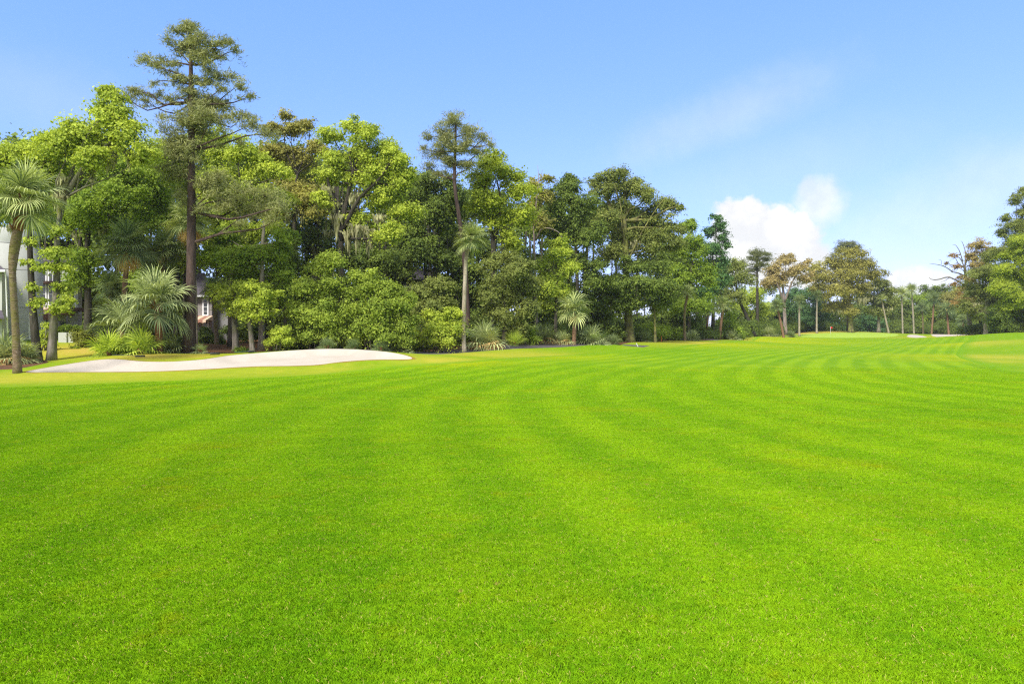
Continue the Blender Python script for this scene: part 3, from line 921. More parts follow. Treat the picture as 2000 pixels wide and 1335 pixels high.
def window(parent, off, px0, px1, py0, py1, d, nx=2, ny=3, fw=.09, name='window'):
    x0, x1, z0, z1 = X(px0, d), X(px1, d), Zr(py1, d), Zr(py0, d)
    m = Mesh(); y0, y1 = d - .07, d - .002
    m.box((x0, y0, z0), (x0 + fw, y1, z1)); m.box((x1 - fw, y0, z0), (x1, y1, z1))
    m.box((x0 + fw, y0, z0), (x1 - fw, y1, z0 + fw)); m.box((x0 + fw, y0, z1 - fw), (x1 - fw, y1, z1))
    f = m.build(name, M_WHITE, parent, off, False)
    g = Mesh(); g.box((x0 + fw, d - .03, z0 + fw), (x1 - fw, d - .004, z1 - fw)); g.build('pane', M_GLASS, f, (0, 0, 0) if False else off, False)
    b = Mesh()
    for i in range(1, nx):
        x = x0 + (x1 - x0) * i / nx; b.box((x - .018, d - .05, z0 + fw), (x + .018, d - .032, z1 - fw))
    for i in range(1, ny):
        z = z0 + (z1 - z0) * i / ny; b.box((x0 + fw, d - .0485, z - .016), (x1 - fw, d - .0335, z + .016))
    if nx > 1 or ny > 1: b.build('glazing_bars', M_WHITE, f, off, False)
    return f


def awning(parent, off, px0, px1, top, bot, val, d, reach):
    x0, x1 = X(px0, d), X(px1, d); df = d - reach
    zt, zb, zv = Zr(top, d), Zr(bot, df), Zr(val, df)
    m = Mesh(); n = 24
    xs = np.linspace(x0, x1, n + 1); v = []; f = []
    for x in xs: v += [(x, d - .01, zt), (x, df, zb), (x, df - .005, zv + .05 * (.5 + .5 * math.cos((x - x0) * 2 * math.pi / .46)))]
    for i in range(n): f += [(3 * i, 3 * i + 1, 3 * i + 4, 3 * i + 3), (3 * i + 1, 3 * i + 2, 3 * i + 5, 3 * i + 4)]
    m.add(v, f)
    for x, s in ((x0, 0), (x1, 1)): m.add([(x, d - .01, zt), (x, df, zb), (x, d - .01, zb)], [(0, 1, 2)])
    return m.build('awning', M_AWN, parent, off, False)


# left house: round stucco tower, roofed wing in front, recessed wing behind
b0 = np.array(T(10, 54)); off = tuple(b0)
hl = empty('stucco_house', off, 'pale grey green stucco house with rounded tower at the left edge', 'house')
m = Mesh()


def drum(m, cx, cy, r, z0, z1, n=48):
    v = [(cx + r * math.cos(2 * math.pi * i / n), cy + r * math.sin(2 * math.pi * i / n), z) for z in (z0, z1) for i in range(n)]
    m.add(v, [(i, (i + 1) % n, n + (i + 1) % n, n + i) for i in range(n)] + [tuple(range(n, 2 * n))])


cx, cy, rr = X(4, 54), 54.6, 2.36
zb = b0[2] - .4
drum(m, cx, cy, rr, zb, Zr(471, 52.3)); m.build('tower_wall', M_STUC, hl, off)
m = Mesh(); drum(m, cx - .12, cy, rr - .16, Zr(471, 52.3) - .02, Zr(441, 52.3)); m.build('tower_parapet', M_STUC, hl, off)
for row in (471.5, 523, 598):
    m = Mesh(); drum(m, cx, cy, rr + .012, Zr(row + .4, 52.3), Zr(row - .4, 52.3)); m.build('joint_line', M_STUC3, hl, off)
m = Mesh(); m.box((X(-160, 50.5), 50.5, zb), (X(4, 50.5), 50.9, Zr(529, 50.5))); m.build('wing_wall', M_STUC, hl, off, False)
m = Mesh(); e = Zr(527, 50); t_ = e + 1.9
x0, x1 = X(-175, 50), X(10.5, 50)
m.add([(x0, 50, e), (x1, 50, e), (X(10.5, 53.8), 53.8, e), (x0, 53.8, e), (x0 + 1.5, 51.9, t_), (X(10.5, 51.9) - 1.9, 51.9, t_), (x0, 50, e - .06), (x1, 50, e - .06), (X(10.5, 53.8), 53.8, e - .06), (x0, 53.8, e - .06)],
      [(0, 1, 5, 4), (1, 2, 5), (2, 3, 4, 5), (3, 0, 4), (0, 6, 7, 1), (1, 7, 8, 2), (6, 9, 8, 7)])
m.build('roof', M_ROOF, hl, off, False)
m = Mesh(); m.box((x0, 49.88, e - .13), (x1 + .08, 49.996, e + .03)); m.build('gutter', M_WHITE, hl, off, False)
m = Mesh(); m.tube([(X(9, 50), 50.05, e - .1), (X(6, 50), 50.3, e - .45), (X(6, 50), 50.42, Zr(612, 50)), (X(7, 50), 50.42, b0[2])], [.055] * 4, 8); m.build('downspout', M_WHITE, hl, off)
m = Mesh(); z1 = Zr(604, 49.4); m.add([(X(-90, 49.4), 49.4, z1 - .55), (X(8, 49.4), 49.4, z1 - .55), (X(4, 50.5), 50.49, z1), (X(-90, 50.5), 50.49, z1), (X(-90, 49.4), 49.4, z1 - .67), (X(8, 49.4), 49.4, z1 - .67), (X(8, 50.5), 50.49, z1 - .67)],
                                     [(0, 1, 2, 3), (0, 4, 5, 1), (1, 5, 6, 2)]); m.build('porch_roof', M_ROOF, hl, off, False)
window(hl, off, -30, -4, 545, 600, 50.5, 2, 3)
window(hl, off, 57.5, 66, 612, 661, 53.0, 1, 3, .12, 'door')
m = Mesh(); m.box((X(40, 60), 60, zb), (X(152, 60), 60.6, Zr(506, 60))); m.build('rear_wall', M_STUC, hl, off, False)
m = Mesh(); m.add([(X(30, 59.4), 59.4, Zr(508, 59.4)), (X(164, 59.4), 59.4, Zr(508, 59.4)), (X(130, 61), 61, Zr(488, 61)), (X(40, 61), 61, Zr(488, 61)), (X(164, 59.4), 59.4, Zr(512, 59.4)), (X(30, 59.4), 59.4, Zr(512, 59.4)), (X(164, 59.4), 61.0, Zr(508, 59.4))],
                  [(0, 1, 2, 3), (0, 5, 4, 1), (1, 6, 2)]); m.build('rear_roof', M_ROOF, hl, off, False)
window(hl, off, 74, 92, 530, 596, 60, 2, 3, .1); window(hl, off, 95, 112, 530, 596, 60, 2, 3, .1); window(hl, off, 128, 148, 545, 590, 60, 2, 2, .1)
m = Mesh(); m.box((X(70, 59.2), 59.2, Zr(553, 59.2)), (X(118, 59.2), 59.99, Zr(548, 59.2))); m.build('canopy', M_RUST, hl, off, False)
m = Mesh(); m.box((X(122, 58.6), 58.6, Zr(606, 58.6)), (X(152, 58.6), 59.99, Zr(600, 58.6))); m.build('balcony', M_RUST, hl, off, False)
m = Mesh(); m.box((X(146, 58.7), 58.7, Zr(600, 58.7)), (X(148.5, 58.7), 58.85, Zr(584, 58.7))); m.box((X(126, 58.7), 58.73, Zr(585, 58.7)), (X(145.9, 58.7), 58.82, Zr(583.5, 58.7))); m.build('railing', M_WHITE, hl, off, False)
awning(hl, off, 75, 147, 600, 613, 625, 59.98, 2.3)
for p in (90, 130):
    m = Mesh(); m.box((X(p, 57.8), 57.78, b0[2] - .2), (X(p, 57.8) + .09, 57.87, Zr(616, 57.8))); m.build('awning_post', M_STUC3, hl, off, False)
m = Mesh(); m.box((X(95, 59), 59.9, b0[2]), (X(117, 59), 59.992, Zr(628, 59.5))); m.build('patio_door', M_GLASS, hl, off, False)
# low garden wall
g0 = T(128, 52.5); m = Mesh(); m.box((X(114, 52.3), 52.3, g0[2] - .3), (X(130, 52.3), 54.6, Zr(648.5, 52.3))); m.box((X(130, 52.3) + .002, 52.42, g0[2] - .3), (X(141, 52.3), 54.5, Zr(648.5, 52.3) - .003))
gw = m.build('garden_wall', M_STUC, None, (0, 0, 0), False); tag(gw, 'low grey stucco garden wall in front of the striped awning', 'wall')

# second house, between the pine and the bright young trees
b0 = T(410, 64); off = tuple(b0); zb = b0[2] - .4
he = empty('stucco_house', off, 'mauve grey house with purple shingle roof right of the tall pine trunk', 'house')
m = Mesh(); m.box((X(366, 64), 64, zb), (X(414, 64), 65.4, Zr(577, 64))); m.build('wall', M_STUC2, he, off, False)
m = Mesh(); m.box((X(414, 64) + .002, 64.9, zb), (X(446, 64), 66, Zr(572, 65))); m.build('side_wall', M_STUC3, he, off, False)
m = Mesh(); e = Zr(576, 63.5); m.add([(X(364, 63.5), 63.5, e), (X(417, 63.5), 63.5, e), (X(400, 66.5), 66.5, e + 2.4), (X(368, 66.5), 66.5, e + 2.4), (X(417, 66.4), 66.4, e), (X(364, 63.5), 69.5, e), (X(364, 63.5), 63.5, e - .05), (X(417, 63.5), 63.5, e - .05)],
                                      [(0, 1, 2, 3), (1, 4, 2), (4, 5, 3, 2), (0, 6, 7, 1)]); m.build('roof', M_ROOF, he, off, False)
m = Mesh(); m.box((X(364, 63.4), 63.38, e - .15), (X(408, 63.4), 63.49, e + .02)); m.build('gutter', M_WHITE, he, off, False)
window(he, off, 396, 408, 582, 616, 64, 1, 4, .12); window(he, off, 396, 408, 626, 650, 64, 2, 2, .1)
awning(he, off, 376, 416, 616, 624.5, 630, 63.99, 1.5)

# third house, only glimpsed through the thicket
b0 = T(810, 84); off = tuple(b0); zb = b0[2] - .4
hf = empty('stucco_house', off, 'pale house barely visible through the thicket left of the lone tall palm', 'house')
m = Mesh(); m.box((X(765, 84), 84, zb), (X(858, 84), 90, Zr(545, 84))); m.build('wall', M_STUC3, hf, off, False)
m = Mesh(); e = Zr(545, 83.4); m.add([(X(760, 83.4), 83.4, e), (X(864, 83.4), 83.4, e), (X(845, 87), 87, e + 1.7), (X(780, 87), 87, e + 1.7), (X(864, 91), 91, e), (X(760, 91), 91, e)], [(0, 1, 2, 3), (1, 4, 2), (4, 5, 3, 2), (5, 0, 3), (0, 5, 4, 1)]); m.build('roof', M_ROOF, hf, off, False)
for a in (780, 800, 836): window(hf, off, a, a + 11, 588, 618, 84, 1, 2, .12)

# ------------------------------------------------------------------ palms
palm('cabbage palm with mossy leaning trunk at the left tip of the sand bunker', 33.95, [(35, 731), (31, 650), (26, 560), (25, 520), (31, 470), (47, 390)], 76, 2, boots=.2, prof=[(0, .23), (.1, .175), (.35, .145), (.55, .15), (.66, .205), (.8, .225), (1, .2)], r1=.19, group=None, sq=1.0)
palm('dark cabbage palm with tan dead fronds hanging under its crown, behind the palmetto thicket', 48.5, [(239, 660), (243, 575), (247, 520), (250, 480)], 60, 1, True, .85, bark='palmd', sq=.95)
palm('darkest cabbage palm, half hidden between the skirted palm and the tall pine', 52, [(318, 665), (319, 560), (321, 488)], 52, 0, True, .5)
palm('cabbage palm with slim pale trunk whose shaggy crown shows behind the tall pine', 50, [(383, 676), (382, 580), (376, 490), (372, 432)], 46, 2, False, 1.05, .13, .12, 'pale')
palm('stocky young palm with red brown shaggy trunk and huge drooping crown by the bunker', 43.5, [(311, 680), (310, 640), (306, 594)], 71, 2, mesh=PYG[0], r0=.2, r1=.24, bark='boots', boots=.25, group=None, sq=1.0)
palm('low dark palm in shade behind the left palmetto thicket', 54, [(212, 660), (215, 600), (217, 563)], 36, 0, True)
palm('dark short palm in front of the mauve grey house roof', 57, [(424, 660), (420, 600), (415, 563)], 28, 1, True)
palm('lone tall cabbage palm with slim pale trunk beside the dark cart path', 53, [(907, 688), (905, 640), (907, 580), (909, 530), (911, 500), (921, 466)], 37, 2, r0=.17, r1=.135, bark='pale', sq=1.0)
palm('short palm with spreading crown standing among palmettos on the cart path edge', 66, [(1121, 671), (1122, 640), (1122, 607)], 40, 0, skirt=.6, r0=.2, r1=.19, bark='palmd')
palm('slim palm with s-curved trunk just left of the pale path into the woods', 95, [(1338, 665), (1337, 640), (1337, 610), (1343, 573)], 20, 2, r0=.2, r1=.17)
palm('short upright palm with orange brown trunk just right of the pale path', 110, [(1382, 660), (1381, 635), (1383, 604)], 21, 1, bark='palmd', r0=.22, r1=.19)
palm('short leaning palm with orange brown trunk beside the upright one right of the pale path', 113, [(1405, 657), (1409, 625), (1413, 594)], 20, 0, bark='palmd', r0=.22, r1=.19)
palm('palm leaning left with orange trunk just left of the putting green', 150, [(1531, 653), (1524, 625), (1517, 598)], 20, 1, True, bark='palmd', r0=.26, r1=.22)
palm('straight pale trunked palm between leaning palm and flagstick behind the green', 170, [(1561, 650), (1561, 615), (1561, 588)], 16, 2, True, bark='pale', r0=.25, r1=.2)
palm('palm with bare upper trunk standing under the brown tinged oak by the flagstick', 186, [(1595, 650), (1595, 610), (1596, 576)], 12, 0, True, bark='pale', r0=.25, r1=.2)
palm('pale bare palm trunk leaning left into the right side of the big mossy oak', 190, [(1736, 652), (1728, 615), (1722, 585)], 14, 1, bark='pale', r0=.25, r1=.2)
palm('tall pale trunked palm left of the pair behind the right bunkers', 205, [(1763, 652), (1762, 610), (1761, 574)], 17, 0, bark='pale', r0=.25, r1=.2)
palm('tallest palm above the small far bunker, with pale trunk', 210, [(1785, 652), (1783, 610), (1780, 566)], 17, 2, bark='pale', r0=.27, r1=.22)
palm('short dark palm between the tallest palm and the brown trunked palm', 216, [(1803, 652), (1802, 625), (1801, 600)], 16, 1, True, r0=.27, r1=.22)
palm('brown trunked palm leaning right above the large far bunker', 205, [(1819, 652), (1822, 615), (1824, 584)], 19, 0, True, bark='palmd', r0=.27, r1=.22)
palm('stout low palm with dark trunk right of the brown trunked palm', 185, [(1853, 650), (1851, 630), (1849, 606)], 20, 1, True, bark='palmd', r0=.26, r1=.23)
palm('small palm in deep shade beneath the tan oaks right of the low dark palm', 190, [(1882, 650), (1881, 635), (1880, 625)], 14, 2, True, bark='palmd', r0=.26, r1=.22)

# ------------------------------------------------------------------ palmettos
palmetto('tall green palmetto with rusty dead skirt beneath, cut by the left frame edge', 39.5, 8, 62, PMT[0], skirt=True)
palmetto('smaller palmetto with brown dead fronds just right of the leaning palm', 40.5, 45, 42, PMT[1], skirt=True)
palmetto('yellow green palmetto left of the darker one on the bunker bank', 42.5, 214, 52, PMY[0])
palmetto('stiff bright green palmetto beside the yellow green one on the bunker bank', 42.8, 276, 54, PMY[1])
palmetto('small yellow palmetto at the foot of the stocky young palm', 43, 246, 38, PMY[1])
palmetto('large grey green palmetto left of the stocky young palm', 45, 246, 66, PMT[0], py=640)
palmetto('tall drooping palmetto behind the yellow green one', 46, 222, 54, PMD[0], py=645)
palmetto('palmetto in shade right behind the stocky young palm', 45, 338, 46, PMT[1])
palmetto('little palmetto at the foot of the tall pine', 44.6, 392, 20, PMT[0])
palmetto('low spiky palmetto under the left half of the big thicket', 47.6, 640, 24, PMD[0])
palmetto('low spiky palmetto under the middle of the big thicket', 47.8, 690, 22, PMD[0])
palmetto('low spiky palmetto under the right half of the big thicket', 48.2, 745, 24, PMD[0])
palmetto('pale spiky palmetto where the dark cart path starts', 49.4, 792, 20, PMT[1])
palmetto('big silvery fan palmetto right of the lone tall palm', 58, 948, 56, PMT[0], skirt=True)
palmetto('yellow green palmetto hugging the right side of the silvery fan palmetto', 62, 1006, 30, PMY[0])
palmetto('dark palmetto left of the short path edge palm', 67, 1062, 38, PMT[1], skirt=True)
palmetto('palmetto with rusty fronds at the foot of the short path edge palm', 66.5, 1098, 28, PMT[0], skirt=True)
palmetto('silvery palmetto right of the short path edge palm', 67, 1158, 38, PMT[1])
palmetto('small palmetto left of the thick mossy oak trunk', 78, 1196, 22, PMD[0])
palmetto('small dark palmetto right of the thick mossy oak trunk', 86, 1262, 22, PMD[0])
palmetto('palmetto beneath the s-curved slim palm', 97, 1352, 22, PMT[0])
palmetto('palmetto right of the short leaning orange palm', 116, 1432, 20, PMT[1])
palmetto('silvery palmetto behind the dark straight pine trunk', 158, 1503, 22, PMT[0])
palmetto('small palmetto left of the putting green mound', 160, 1545, 14, PMD[0])

# ------------------------------------------------------------------ pines
tree('very tall grey green pine with bare lower trunk rising above all other trees', 45, [(369, 690), (373, 560), (374, 400), (374, 250), (373, 150), (372, 52)],
     [(368, 55, 22, 15), (345, 62, 14, 9), (395, 68, 16, 11), (385, 85, 22, 13), (360, 92, 24, 11), (332, 84, 14, 8), (286, 114, 19, 9), (307, 126, 20, 8), (326, 141, 16, 8), (343, 157, 15, 8), (300, 162, 10, 5),
      (430, 85, 16, 9), (452, 84, 14, 8), (421, 105, 22, 10), (461, 99, 11, 8), (400, 112, 24, 12), (410, 136, 20, 12), (440, 150, 18, 12), (466, 166, 18, 9), (492, 186, 14, 7), (432, 172, 15, 9), (402, 160, 16, 10),
      (266, 178, 20, 10), (250, 192, 14, 8), (312, 185, 14, 7), (286, 196, 12, 5), (375, 186, 24, 14), (400, 200, 36, 15), (440, 205, 24, 12), (380, 222, 34, 16), (420, 230, 40, 16), (470, 226, 25, 11), (350, 236, 25, 14), (490, 243, 20, 11),
      (330, 265, 27, 17), (365, 285, 34, 19), (340, 310, 30, 19), (320, 330, 20, 13), (392, 252, 30, 16), (520, 262, 18, 12), (360, 342, 30, 20), (402, 352, 28, 18), (350, 380, 16, 10), (432, 342, 25, 14), (470, 372, 40, 16), (520, 384, 34, 15), (442, 392, 30, 15), (500, 412, 30, 13), (548, 402, 24, 12), (535, 430, 18, 9)],
     'needle', 'pine', .17, 2.5, .38, 'pine_tree', 'pine tree', kind='needle', limb=.5, depth=1.1, tip=.2)
tree('second pine with forked leaning trunk and sparse rounded top behind the lone palm', 62, [(914, 672), (912, 600), (907, 500), (898, 430), (888, 360), (889, 300), (890, 240)],
     [(890, 238, 28, 13), (862, 254, 20, 12), (920, 254, 24, 12), (946, 272, 18, 11), (838, 266, 13, 9), (870, 280, 25, 12), (905, 286, 25, 12), (848, 300, 22, 10), (935, 297, 18, 9), (958, 281, 9, 7), (880, 316, 25, 11), (838, 326, 14, 8), (916, 322, 18, 10), (858, 340, 14, 8), (826, 290, 8, 6)],
     'needle', 'pine', .19, 2.3, .30, 'pine_tree', 'pine tree', kind='needle', limb=.9, depth=1.2, tip=.3)
tree('dark straight trunked pine with flat open top standing against the white cloud', 155, [(1480, 656), (1479, 600), (1479, 550), (1478, 497)],
     [(1480, 494, 21, 6), (1466, 504, 16, 5), (1499, 505, 13, 5), (1452, 514, 14, 5), (1490, 516, 18, 5), (1470, 526, 12, 5), (1501, 496, 8, 4), (1445, 525, 10, 5), (1462, 536, 10, 4)],
     'needle2', 'dark', .30, 2.6, .42, 'pine_tree', 'pine tree', kind='needle', limb=.9, tip=.4)
tree('dark pine top poking out above the largest mossy oak near the green', 205, [(1656, 652), (1656, 560), (1655, 476)], [(1655, 477, 20, 7), (1640, 484, 15, 6), (1670, 484, 15, 6), (1655, 488, 24, 7)],
     'needle2', 'dark', .34, 3.0, .4, 'pine_tree', 'pine tree', kind='needle', limb=.8, tip=.4)

# ------------------------------------------------------------------ left broadleaf trees
tree('sweetgum with dark ivy patched trunk nearest the leaning bunker palm', 42, [(74, 706), (66, 620), (61, 540), (58, 450), (60, 380)],
     [(60, 300, 62, 38), (10, 310, 50, 40), (100, 330, 50, 36), (30, 350, 45, 26), (100, 280, 45, 26), (-40, 320, 50, 40), (68, 560, 14, 9), (56, 510, 11, 9), (76, 590, 16, 10), (60, 470, 15, 12), (78, 520, 12, 9)],
     'bright', 'dark', .15, 3.0, .26, 'sweetgum_tree', moss=[(115, 380, 8, 60, 40), (122, 345, 6, 50, 30), (20, 440, 5, 25, 20)], group=None)
tree('sweetgum with pale grey trunk and leafy tufts right of the dark sweetgum trunk', 42.5, [(100, 705), (106, 620), (112, 540), (112, 470), (118, 390)],
     [(155, 260, 60, 34), (210, 235, 45, 34), (215, 190, 26, 24), (250, 265, 42, 30), (285, 300, 30, 28), (180, 305, 50, 26), (120, 270, 44, 24), (205, 175, 18, 16), (232, 215, 20, 16),
      (112, 490, 26, 15), (130, 560, 18, 14), (120, 600, 22, 14), (100, 520, 18, 12), (136, 585, 14, 12), (110, 450, 24, 16), (128, 520, 16, 10)],
     'bright', 'grey', .15, 3.0, .26, 'sweetgum_tree', moss=[(212, 285, 5, 60, 60), (222, 300, 4, 45, 40), (252, 295, 4, 48, 45), (176, 320, 5, 45, 40), (196, 270, 6, 40, 30), (180, 345, 4, 30, 20), (228, 270, 3, 40, 25)],
     extra=[([(118, 400), (160, 330, -.5), (200, 290, -.6), (235, 262, -.6)], .17, .05), ([(114, 440), (140, 340, .4), (150, 300, .5)], .12, .05)])
tree('oak with dark blotched trunk and mid green crown behind the hedge', 51, [(172, 668), (172, 560), (171, 470), (180, 400)],
     [(180, 390, 60, 40), (240, 360, 60, 44), (130, 420, 40, 34), (290, 380, 46, 40), (200, 440, 50, 26), (160, 500, 34, 26), (250, 420, 40, 22), (310, 340, 36, 34), (140, 540, 26, 20)],
     'mid', 'dark', .16, 3.2, .3, moss=[(200, 440, 6, 35, 30), (150, 455, 5, 30, 20)])
tree('leafy tree behind the tower house, filling the gap under the sweetgums', 62, [(150, 668), (150, 560), (160, 430)],
     [(20, 400, 60, 50), (90, 430, 50, 46), (160, 330, 60, 40), (230, 320, 50, 40), (60, 330, 60, 40), (300, 420, 50, 50), (330, 330, 40, 36), (140, 590, 26, 20), (200, 560, 40, 30), (290, 540, 40, 34)],
     'mid', 'dark', .19, 3.0, .3)
tree('light green tree between the tall pine and the brown tinged oak', 55, [(452, 672), (452, 560), (460, 440), (470, 360)],
     [(430, 300, 34, 24), (475, 295, 38, 26), (515, 330, 34, 30), (440, 345, 40, 30), (490, 370, 44, 34), (540, 380, 34, 30), (420, 420, 40, 34), (470, 450, 44, 30), (530, 440, 36, 26), (410, 370, 26, 26), (550, 335, 22, 22)],
     'bright', 'dark', .16, 3.0, .28)
tree('tree with pale straight trunk behind the young leafy pair', 52, [(511, 672), (511, 600), (512, 500), (516, 430)],
     [(470, 500, 50, 30), (530, 490, 44, 30), (550, 530, 34, 28), (480, 540, 36, 22), (420, 500, 40, 30), (545, 570, 24, 22), (440, 460, 30, 24), (560, 460, 26, 22)],
     'mid', 'pale', .15, 3.2, .26, moss=[(455, 560, 6, 40, 30)])
tree('young tree with layered bright foliage over a brown trunk, left of the young leafy pair', 50, [(461, 684), (459, 640), (456, 600), (458, 570)],
     [(440, 575, 30, 11), (470, 560, 34, 11), (450, 595, 30, 10), (490, 585, 34, 10), (430, 560, 22, 10), (465, 608, 24, 8)],
     'bright', 'grey', .14, 2.9, .26, tip=.5)
tree('young tree with layered bright foliage over a leaning trunk, right of the young leafy pair', 48, [(494, 690), (490, 650), (486, 615), (490, 580)],
     [(500, 590, 36, 11), (520, 572, 28, 11), (480, 612, 30, 10), (515, 610, 26, 10), (470, 592, 24, 9), (530, 592, 16, 9), (495, 556, 26, 10)],
     'bright', 'grey', .14, 2.9, .2, tip=.5)
tree('brown tinged oak with thin top between two bright green crowns', 64, [(585, 672), (580, 560), (575, 430), (580, 340)],
     [(570, 250, 40, 20), (540, 300, 34, 28), (590, 310, 44, 32), (570, 370, 50, 34), (620, 290, 30, 24), (610, 400, 36, 30), (545, 420, 36, 30), (530, 250, 20, 14), (560, 226, 20, 8), (600, 240, 18, 10)],
     'bronze', 'dark', .17, 2.8, .32, moss=[(590, 400, 10, 45, 50), (560, 410, 8, 40, 40)])
tree('large bright green tree with dark limbs and hanging moss at the centre left', 57, [(672, 672), (670, 580), (665, 500), (672, 420), (690, 330)],
     [(690, 245, 34, 18), (720, 262, 36, 20), (650, 265, 28, 20), (760, 285, 32, 22), (785, 310, 28, 24), (700, 300, 50, 24), (740, 330, 46, 28), (650, 310, 36, 24), (640, 350, 30, 26), (780, 360, 34, 28), (735, 390, 46, 28), (790, 410, 30, 26), (700, 430, 40, 24), (760, 450, 34, 26), (625, 390, 20, 20), (690, 350, 30, 20), (800, 340, 18, 20)],
     'bright', 'dark', .16, 2.7, .36, moss=[(640, 365, 7, 42, 60), (650, 395, 8, 40, 60), (625, 385, 6, 40, 40), (700, 440, 10, 60, 70), (722, 450, 8, 60, 50), (680, 450, 6, 70, 40), (740, 420, 7, 40, 40), (660, 420, 8, 60, 50), (690, 380, 7, 40, 40)],
     extra=[([(668, 470), (655, 400), (640, 350), (650, 300)], .22, .07), ([(670, 450), (700, 390, -.5), (740, 350, -.8), (765, 310, -.8)], .2, .06)])
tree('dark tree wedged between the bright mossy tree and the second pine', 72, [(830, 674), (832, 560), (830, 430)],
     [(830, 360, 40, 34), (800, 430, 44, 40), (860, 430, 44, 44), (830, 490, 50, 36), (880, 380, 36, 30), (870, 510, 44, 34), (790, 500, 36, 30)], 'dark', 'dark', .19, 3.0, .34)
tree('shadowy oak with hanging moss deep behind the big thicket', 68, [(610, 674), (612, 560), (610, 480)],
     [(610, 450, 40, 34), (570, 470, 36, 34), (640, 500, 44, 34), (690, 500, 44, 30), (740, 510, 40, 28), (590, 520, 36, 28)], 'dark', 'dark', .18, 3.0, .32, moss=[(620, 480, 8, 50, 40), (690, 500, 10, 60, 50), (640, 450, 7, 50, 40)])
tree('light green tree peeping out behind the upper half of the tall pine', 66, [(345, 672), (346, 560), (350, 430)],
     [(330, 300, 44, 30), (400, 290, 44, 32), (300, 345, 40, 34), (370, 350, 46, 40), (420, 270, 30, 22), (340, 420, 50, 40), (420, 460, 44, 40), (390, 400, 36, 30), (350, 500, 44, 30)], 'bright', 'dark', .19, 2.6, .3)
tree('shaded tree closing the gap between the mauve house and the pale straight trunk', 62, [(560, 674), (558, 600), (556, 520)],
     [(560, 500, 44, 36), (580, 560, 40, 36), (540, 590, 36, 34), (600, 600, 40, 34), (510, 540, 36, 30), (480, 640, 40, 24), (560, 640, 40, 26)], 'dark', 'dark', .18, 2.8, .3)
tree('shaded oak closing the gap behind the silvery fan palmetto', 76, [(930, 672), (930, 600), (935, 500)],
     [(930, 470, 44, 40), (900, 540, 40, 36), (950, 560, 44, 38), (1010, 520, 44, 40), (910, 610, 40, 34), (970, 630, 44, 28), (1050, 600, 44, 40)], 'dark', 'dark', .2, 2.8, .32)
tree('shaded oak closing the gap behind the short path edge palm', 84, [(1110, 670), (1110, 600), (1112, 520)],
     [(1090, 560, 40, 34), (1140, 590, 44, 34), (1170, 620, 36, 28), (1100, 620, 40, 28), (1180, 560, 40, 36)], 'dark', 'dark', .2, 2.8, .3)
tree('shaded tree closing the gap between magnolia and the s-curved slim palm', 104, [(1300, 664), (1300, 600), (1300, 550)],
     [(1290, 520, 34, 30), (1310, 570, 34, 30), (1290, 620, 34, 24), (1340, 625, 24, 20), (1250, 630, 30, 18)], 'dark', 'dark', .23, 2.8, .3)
# the thicket in front
bush('big mid green thicket shrub, left half of the mound of foliage behind the bunker', 49.5, 630, [(630, 520, 36, 26), (600, 560, 38, 30), (650, 560, 44, 32), (590, 610, 36, 34), (640, 620, 50, 36), (690, 600, 34, 32), (600, 650, 34, 24), (660, 655, 44, 22), (655, 510, 24, 18)], 'shrub', .13, 3.0, 'thicket_shrub')
bush('big mid green thicket shrub, right half of the mound of foliage behind the bunker', 49.2, 740, [(720, 550, 36, 26), (760, 565, 36, 26), (740, 600, 44, 32), (790, 590, 30, 26), (700, 640, 40, 28), (750, 650, 44, 26), (790, 630, 28, 30), (790, 662, 24, 16), (695, 540, 22, 18)], 'shrub', .13, 3.0, 'thicket_shrub')
bush('grey green shrub screening the pale glimpsed house', 54, 840, [(825, 570, 34, 26), (850, 600, 34, 28), (815, 610, 28, 30), (860, 560, 24, 20)], 'olive', .14, 2.4, 'thicket_shrub')
bush('yellow green rounded bush touching the lone tall palm', 52.5, 866, [(860, 620, 32, 24), (882, 640, 26, 22), (845, 650, 30, 22), (890, 612, 18, 14), (870, 662, 30, 16), (820, 660, 22, 18)], 'bright', .13, 3.2)
bush('bright low bush at the left foot of the big thicket', 47.8, 545, [(545, 652, 22, 15), (560, 664, 20, 12), (530, 668, 16, 9), (556, 640, 14, 10)], 'bright', .11, 3.2)
bush('tiny leafy shrub at the foot of the layered young trees', 49, 474, [(472, 682, 14, 5), (480, 684, 9, 4)], 'mid', .09, 3)
bush('dark glossy shrub under the mauve house awning', 58, 408, [(400, 652, 16, 16), (420, 660, 18, 14), (392, 664, 12, 12), (432, 668, 10, 9)], 'dark', .12, 3.4)
bush('square clipped hedge with brown tinged leaves beside the low garden wall', 49.5, 165, [(152, 652, 14, 13), (170, 652, 14, 13), (185, 656, 10, 13), (160, 668, 18, 10), (180, 670, 12, 8)], 'hedge', .1, 3.8, 'hedge', 'hedge')
bush('light green bush between the two sweetgum trunks', 47, 90, [(88, 652, 12, 11), (96, 668, 10, 9), (82, 665, 9, 9), (92, 635, 9, 8)], 'bright', .11, 3)
bush('long green hedge behind the awning post', 56, 140, [(130, 642, 16, 8), (150, 642, 14, 8), (118, 644, 10, 8)], 'mid', .11, 3.4, 'hedge', 'hedge')
bush('small light green plant at the foot of the clipped hedge', 48.3, 147, [(147, 677, 7, 4)], 'bright', .08, 3.4)

